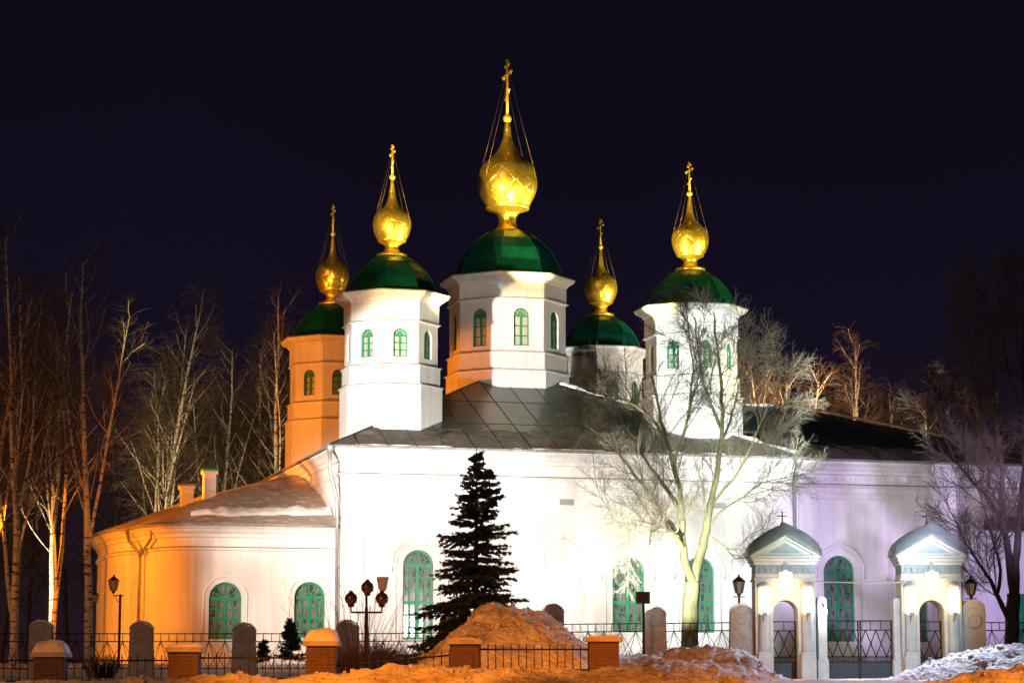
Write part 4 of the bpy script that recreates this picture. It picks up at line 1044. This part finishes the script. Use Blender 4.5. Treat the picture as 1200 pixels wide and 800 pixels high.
st2 = [([(1186,780),(1186,750),(1187,720),(1188,695)], .27, .22, (0,0,0,0), 0),
       ([(1188,700),(1184,670),(1180,640),(1174,610),(1172,570),(1168,520),(1164,470),(1162,420),(1160,370),(1158,325)], .17, .02, (0,0,-.1,-.2,-.3,-.3,-.2,0,.2,.3), 13),
       ([(1188,700),(1192,660),(1195,620),(1199,580),(1204,530),(1205,480),(1204,420),(1207,360),(1205,310)], .17, .02, (0,.1,.2,.3,.4,.6,.7,.8,.9), 13),
       ([(1184,730),(1173,710),(1163,692),(1152,676),(1138,658),(1124,640),(1112,618),(1100,598)], .11, .018, (0,-.2,-.5,-.8,-1,-1.3,-1.5,-1.8), 9),
       ([(1165,695),(1168,670),(1160,645),(1150,615),(1140,585),(1128,560),(1110,548)], .07, .016, (-.5,-.7,-.9,-1.2,-1.4,-1.7,-1.9), 7),
       ([(1174,612),(1160,585),(1142,560),(1125,535),(1112,500),(1105,465),(1102,430)], .09, .018, (-.2,.2,.6,.9,1.2,1.5,1.7), 9),
       ([(1170,540),(1152,505),(1140,470),(1132,430),(1128,390),(1122,350)], .08, .018, (-.3,-.6,-.9,-1.2,-1.4,-1.6), 9),
       ([(1200,570),(1215,540),(1228,500),(1236,450),(1240,400)], .09, .018, (.3,0,-.3,-.6,-.9), 8),
       ([(1205,480),(1190,440),(1184,400),(1182,350),(1180,315)], .06, .015, (.6,.9,1.2,1.4,1.6), 7)]
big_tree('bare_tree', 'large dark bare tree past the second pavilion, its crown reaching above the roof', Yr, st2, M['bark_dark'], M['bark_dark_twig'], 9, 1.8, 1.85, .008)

# spruce
def spruce(name, lab, cat, x, Y, H, W, seed, matl, zb=None, droop=.12, lift=.5, step=.26, twin=None, nw=.02, pw=.88):
    rng = random.Random(seed); zb = gz(x,Y) if zb is None else zb
    t = thing(name, lab, cat, (x,Y,zb)); tm = MB(); tm.tube([(0,0,-.2),(0,0,H)], [.13*H/7,.012], 8)
    if twin: tm.tube([(.0,0,H*.62),(twin*.8,.05,H*.72),(twin,.05,H*.93)], [.05,.04,.01], 6)
    tm.build('trunk', M['bark_dark'], t)
    cm = MB()
    def needles(p, d, L_, w):
        # a twig: a drooping brush of short needle sprays
        n = max(2,int(L_/.05))
        for k in range(n):
            f = (k+rng.random()*.6)/n; q = p+d*(L_*f)
            for s_ in range(5):
                e = side_dir(d, rng.uniform(.5,1.0), rng); l = w*rng.uniform(.6,1.2)*(1-.45*f); sd = e.cross(d).normalized()*nw
                a = q-sd; b_ = q+sd; c_ = q+e*l; cm.add([tuple(a),tuple(b_),tuple(c_)], [(0,1,2)])
    def bough(p, az, L_, lf):
        d = Vector((cos(az),sin(az),lf)).normalized(); n = max(3,int(L_/.16)); st_ = L_/n; q = p.copy(); pts = [q.copy()]
        for i in range(n):
            d = (d+Vector((rng.gauss(0,.05),rng.gauss(0,.05),-droop*.5+(.16*i/n if i > n*.55 else 0)))).normalized(); q = q+d*st_; pts.append(q.copy())
            f = (i+1)/n; sl = L_*.40*(1-.75*f)+.09; sd = Vector((-d.y,d.x,0)).normalized()
            for sg in (-1,1):
                e = (d*.75+sd*sg*rng.uniform(.6,.95)+Vector((0,0,rng.uniform(-.55,.15)))).normalized()
                needles(pts[-1], e, sl*rng.uniform(.7,1.15), .13)
            needles(pts[-1]-d*st_, d, st_, .10)
        cm.tube(pts, [.018,]+[.01]*(len(pts)-1), 3)
    z = .25
    while z < H*.97:
        f = z/H; L_ = W*((1-f)**pw)*rng.uniform(.85,1.12)+.06; nb = 8 if f < .8 else 6
        gap = step*(1.15-.5*f)
        a0 = rng.uniform(0,6.28)
        for k in range(nb): bough(Vector((0,0,z+rng.uniform(-.13,.13))), a0+2*pi*k/nb+rng.uniform(-.4,.4), L_*rng.uniform(.6,1.12), lift*(f**1.3)-.10)
        z += gap*1.35
    if twin:
        z = H*.74
        while z < H*.92:
            f = (z-H*.74)/(H*.2)
            for k in range(4): bough(Vector((twin,.05,z)), rng.uniform(0,6.28), .32*(1-f)+.08, .3)
            z += .2
    needles(Vector((0,0,H*.93)), Vector((0,0,1)), H*.065, .05)
    cm.build('crown', matl, t)
    return t
Ysp = 70
spruce('spruce_tree', 'dark spruce standing before the bright church wall behind the snow mound', 'spruce', P(558,770,Ysp).x, Ysp, P(556,522,Ysp).z-gz(0,Ysp), 106*Ysp/FPX, 4, M['needle'], None, .10, .55, .18, 17*Ysp/FPX, .026, 1.12)
spruce('young_conifer', 'small dark conifer poking through the lattice fence below the apse window', 'conifer', P(340,775,79).x, 79, 1.35, .5, 6, M['needle_pale'], P(340,779,79).z, .02, 1.2, .12)
spruce('young_conifer', 'tiny dark conifer next to the snow edge beside the stone pillar', 'conifer', P(308,775,80).x, 80, .8, .25, 7, M['needle_pale'], P(300,781,80).z, .02, 1.4, .12)

# shrubs
def shrub(name, lab, x, Y, stems, Hs, spread, matl, seed, tw=6, r=.010, zb=None, lv=0, tl=.4):
    rng = random.Random(seed); cm = MB(); zb = gz(x,Y) if zb is None else zb
    for k in range(stems):
        a = rng.uniform(0,2*pi); rr_ = rng.uniform(0,.3*spread); d = Vector((cos(a)*spread*rng.uniform(.1,.8),sin(a)*spread*.6*rng.uniform(.1,.8),1)).normalized()
        Q, E_ = branch(cm, Vector((cos(a)*rr_,sin(a)*rr_,-.1)), d, Hs*rng.uniform(.6,1.1), r, r*.35, 7, .07, .0, rng, 4)
        if tw: twigs(cm, Q, E_, rng, tw, tl, r*.5, lv, .6, .15, .03, .25, 0, 4)
    t = cm.build(name, matl); t.location = (x,Y,zb); return tag(t, lab, 'shrub')
M['wand'] = mat('grey_brown_wands', (.10,.08,.06), .8)
shrub('tall_shrub', 'tall thin wands of a bare shrub around the globe lamp', P(425,770,66).x, 66, 34, 3.0, .75, M['wand'], 21, 3, .009, None, 0, .5)
shrub('dark_hedge', 'low dense dark hedge beside the brick post with the tall snow cap', P(428,785,58).x, 58, 230, .95, 1.6, M['bark_dark_twig'], 22, 9, .008, P(430,795,58).z, 1, .28)
shrub('dark_hedge', 'low dark hedge continuing behind the picket fence toward the snow mound', P(458,785,59).x, 59, 160, .85, 1.5, M['bark_dark_twig'], 23, 9, .008, P(430,795,59).z, 1, .28)
shrub('bare_bush', 'fine-twigged bare bush between two stone pillars below the relief medallion', P(703,765,79).x, 79, 40, 1.75, .9, M['bark_twig'], 24, 8, .010, None, 1, .5)
shrub('dark_bush', 'small dark bush at the foot of the floodlight post', P(745,770,76).x, 75.9, 70, .9, 1.1, M['bark_dark_twig'], 25, 8, .010, None, 1, .3)
shrub('dark_bush', 'small dark bush behind the lattice next to the mossy tree trunk', P(790,768,78).x, 78, 60, .75, .9, M['bark_dark_twig'], 26, 8, .010, None, 1, .3)
shrub('bare_bush', 'small frosty bush behind the lattice near the dark tree', P(1160,765,79).x, 79, 30, 1.1, .8, M['bark_twig'], 27, 6, .009, None, 1, .35)
shrub('dark_bush', 'dark low bush under the apse wall at the fence between the birch and the pillar', P(118,778,78.5).x, 78.5, 70, .8, 1.2, M['bark_dark_twig'], 28, 8, .010, None, 1, .3)
shrub('tall_shrub', 'long bare wands leaning in front of the second apse window', P(395,770,80).x, 80, 14, 3.4, .9, M['wand'], 29, 2, .009, None, 0, .6)

# ------------------------------------------------------------------ night sky
w = bpy.data.worlds.new('World'); sc.world = w; w.use_nodes = True; nt = w.node_tree
bg = nt.nodes['Background']; tc = nt.nodes.new('ShaderNodeTexCoord'); sp = nt.nodes.new('ShaderNodeSeparateXYZ'); nt.links.new(tc.outputs['Generated'], sp.inputs[0])
cr = nt.nodes.new('ShaderNodeValToRGB'); e = cr.color_ramp.elements
e[0].position = .0; e[0].color = (.020,.009,.010,1); e[1].position = .16; e[1].color = (.0065,.0045,.0130,1)
x_ = e.new(.30); x_.color = (.0035,.0030,.0080,1)
sn = nt.nodes.new('ShaderNodeTexNoise'); sn.inputs['Scale'].default_value = 2.2; sn.inputs['Detail'].default_value = 5; nt.links.new(tc.outputs['Generated'], sn.inputs['Vector'])
sa = nt.nodes.new('ShaderNodeMath'); sa.operation = 'MULTIPLY_ADD'; sa.inputs[1].default_value = -.22; nt.links.new(sn.outputs['Fac'], sa.inputs[0])
sb = nt.nodes.new('ShaderNodeMath'); sb.operation = 'ADD'; sb.inputs[1].default_value = .11; nt.links.new(sp.outputs['Z'], sb.inputs[0]); nt.links.new(sb.outputs[0], sa.inputs[2])
nt.links.new(sa.outputs[0], cr.inputs[0]); nt.links.new(cr.outputs[0], bg.inputs[0]); bg.inputs[1].default_value = 1.

# ------------------------------------------------------------------ lamps of the place, and fills added to brighten it
def spot(name, loc, target, power, col, ang, blend=.3, size=.25):
    l = bpy.data.lights.new(name, 'SPOT'); l.energy = power; l.color = col; l.spot_size = R(ang); l.spot_blend = blend; l.shadow_soft_size = size
    o = bpy.data.objects.new(name, l); COL.objects.link(o); o.location = loc
    d = Vector(target)-Vector(loc); o.rotation_euler = d.to_track_quat('-Z','Y').to_euler(); return o
def C(u, v, z): return (cos(TH)*u-sin(TH)*v, 92+sin(TH)*u+cos(TH)*v, z+G)
SOD = (1,.235,.006)
WH = (1,.97,.90)
# white floodlights on the street masts either side of the frame, each aimed at one part of the church; two added fills among them
ML, MR = (-17,55,9), (16,55,9)
spot('flood_east_drums', ML, (-1.6,98,12.5), 112000, WH, 13.6, .12, .4)
spot('flood_facade_east', ML, C(-3.0,0,4.6), 46000, WH, 18, .6, .4)
spot('flood_facade_middle', ML, C(3.5,0,4.6), 30000, WH, 16, .7, .4)
spot('flood_facade_west', (16.5,55,9), C(7.0,0,4.4), 36000, (.93,1,1), 19, .7, .4)
spot('flood_facade_lilac', (14.5,54,10), C(13.8,0,4.6), 60000, (.72,.56,1), 14, .7, .4)
spot('flood_facade_lilac', (15.5,54,10), C(19.5,0,4.6), 62000, (.68,.51,1), 13, .7, .4)
spot('flood_apse', ML, C(-8.0,.6,2.9), 58000, (1,.89,.76), 11.5, .7, .4)
spot('fill_rear_drum', (0,45,15.6), (4.4,107,13.2), 42000, (1,.90,.72), 4.6, .3, .3)  # added fill light for the rear drum, not on either mast
spot('fill_apse_roof', ML, C(-9.2,2.4,6.2), 26000, (1,.90,.75), 9.5, .6, .4)  # added spot to brighten the snow band on the apse roof
spot('flood_west_drums', (16.8,55,9), (7.3,100,13.4), 175000, (.93,1,.93), 11.5, .3, .4)
spot('flood_main_drum', MR, (0,104,17), 17000, (.97,1,.94), 11, .5, .4)
# narrow beams added to brighten the gilded cupolas, from both sides and the roofs
for (cu, cv), z, k in (((-4,3.2),17.9,1.),((8.3,3.2),17.9,1.),((2.3,9.35),21.8,1.5),((-4,15.5),17.9,.8),((8.3,15.5),17.9,1.)):
    spot('cupola_fill_east', (-18,60,7), C(cu,cv,z), 90000*k, (1,.70,.22), 6.6*k**.5, .5, .5)
    spot('cupola_fill_west', (30,84,6), C(cu,cv,z), 55000*k, (1,.86,.25), 6.6*k**.5, .5, .5)
EB, RB = C(2.3,-.45,8.7), C(15.1,9.2,11.5)
spot('roof_beam', EB, C(-4,3.2,17.2), 19000, (1,.90,.35), 16, .4, .22)
spot('roof_beam', EB, C(8.3,3.2,17.2), 19000, (1,.93,.35), 16, .4, .22)
spot('roof_beam', C(3.9,-.45,8.7), C(2.3,9.35,20.4), 27000, (1,.90,.35), 15, .4, .25)
spot('roof_beam', RB, C(8.3,15.5,17.2), 11000, (1,.90,.35), 17, .4, .22)
spot('roof_beam', RB, C(2.3,9.35,20.4), 23000, (1,.92,.35), 15, .4, .25)
spot('roof_fill_drum', RB, C(8.3,15.5,13.0), 2600, (1,.90,.72), 60, .6, .3)  # added to lift the rear west drum out of shadow
# sodium street lamps, with one added fill
spot('sodium_beam_drum', (-21,93,9), (-1,100,12.6), 17000, SOD, 23, .3, .3)
spot('sodium_beam_drum', (-21,93,9), (-8.0,109,15.0), 11500, SOD, 34, .2, .3)
spot('sodium_lamp_apse', (-19,88,8), C(-13.0,5,3.0), 3300, SOD, 86, .4, .3)
spot('sodium_lamp_east', (-14.5,64,10), C(-2,8,6.0), 9000, SOD, 40, .3, .3)
spot('sodium_lamp_street', (-6,40,10), (-1,56,1.2), 11500, SOD, 47, .5, .3)
spot('sodium_lamp_street_east', (-16,42,9), (-10,56,1.5), 2400, SOD, 70, .6, .3)
spot('sodium_lamp_street_west', (15,40,8), (9.0,51,1.2), 9000, SOD, 42, .5, .3)
spot('sodium_fill_berm', (6,36,9), (4.5,50,1.4), 8000, SOD, 33, .5, .3)  # added fill for the unlit stretch of snow berm
spot('sodium_lamp_lane', (-26,70,7), (-19,95,8), 3600, SOD, 70, .8, .3)
# floodlight in the churchyard shining up through the tree
spot('flood_tree', (P(752,705,75.35).x,75.4,P(752,700,75.3).z), (P(738,620,80).x,82,8.0), 8000, (1,.98,.85), 88, .5, .15)
spot('flood_tree_trunk', MR, (6.2,80.5,7.5), 7500, (.95,1,.45), 13, .7, .3)
spot('flood_gates', (15,52,8), (10.5,76.5,4), 15000, (.56,.82,1), 18, .5, .3)
spot('flood_bank', (14,76,9), (8,66,2.6), 9000, (.70,.75,1), 75, .7, .3)
spot('fill_wood', (-25,99,3), (-9,128,13), 24000, (1,.70,.34), 75, .8, .3)  # added light for the birches and wood beyond the apse
spot('fill_tree_far', (23,66,3), (15.8,81,12.5), 1300, (1,.62,.34), 50, .8, .3)  # added warm fill for the crown of the large dark tree
spot('fill_wood_west', C(15,20,9), (22,132,12), 46000, (1,.52,.24), 110, .8, .3)  # unseen light added behind the roof to brighten the west wood

# faint warm fill sun, added to lift the woods and foreground
l = bpy.data.lights.new('warm_fill_sun', 'SUN'); l.energy = .26; l.angle = R(25); l.color = (1,.60,.34)
o = bpy.data.objects.new('warm_fill_sun', l); COL.objects.link(o); o.rotation_euler = Vector((.45,1,-.38)).to_track_quat('-Z','Y').to_euler()

# ------------------------------------------------------------------ render settings
sc.view_settings.view_transform = 'Standard'; sc.view_settings.look = 'None'; sc.view_settings.exposure = 0; sc.view_settings.gamma = 1
sc.render.engine = 'CYCLES'
cy = sc.cycles; cy.use_denoising = True; cy.max_bounces = 5; cy.diffuse_bounces = 3; cy.glossy_bounces = 3; cy.use_light_tree = True
cy.sample_clamp_indirect = 6.
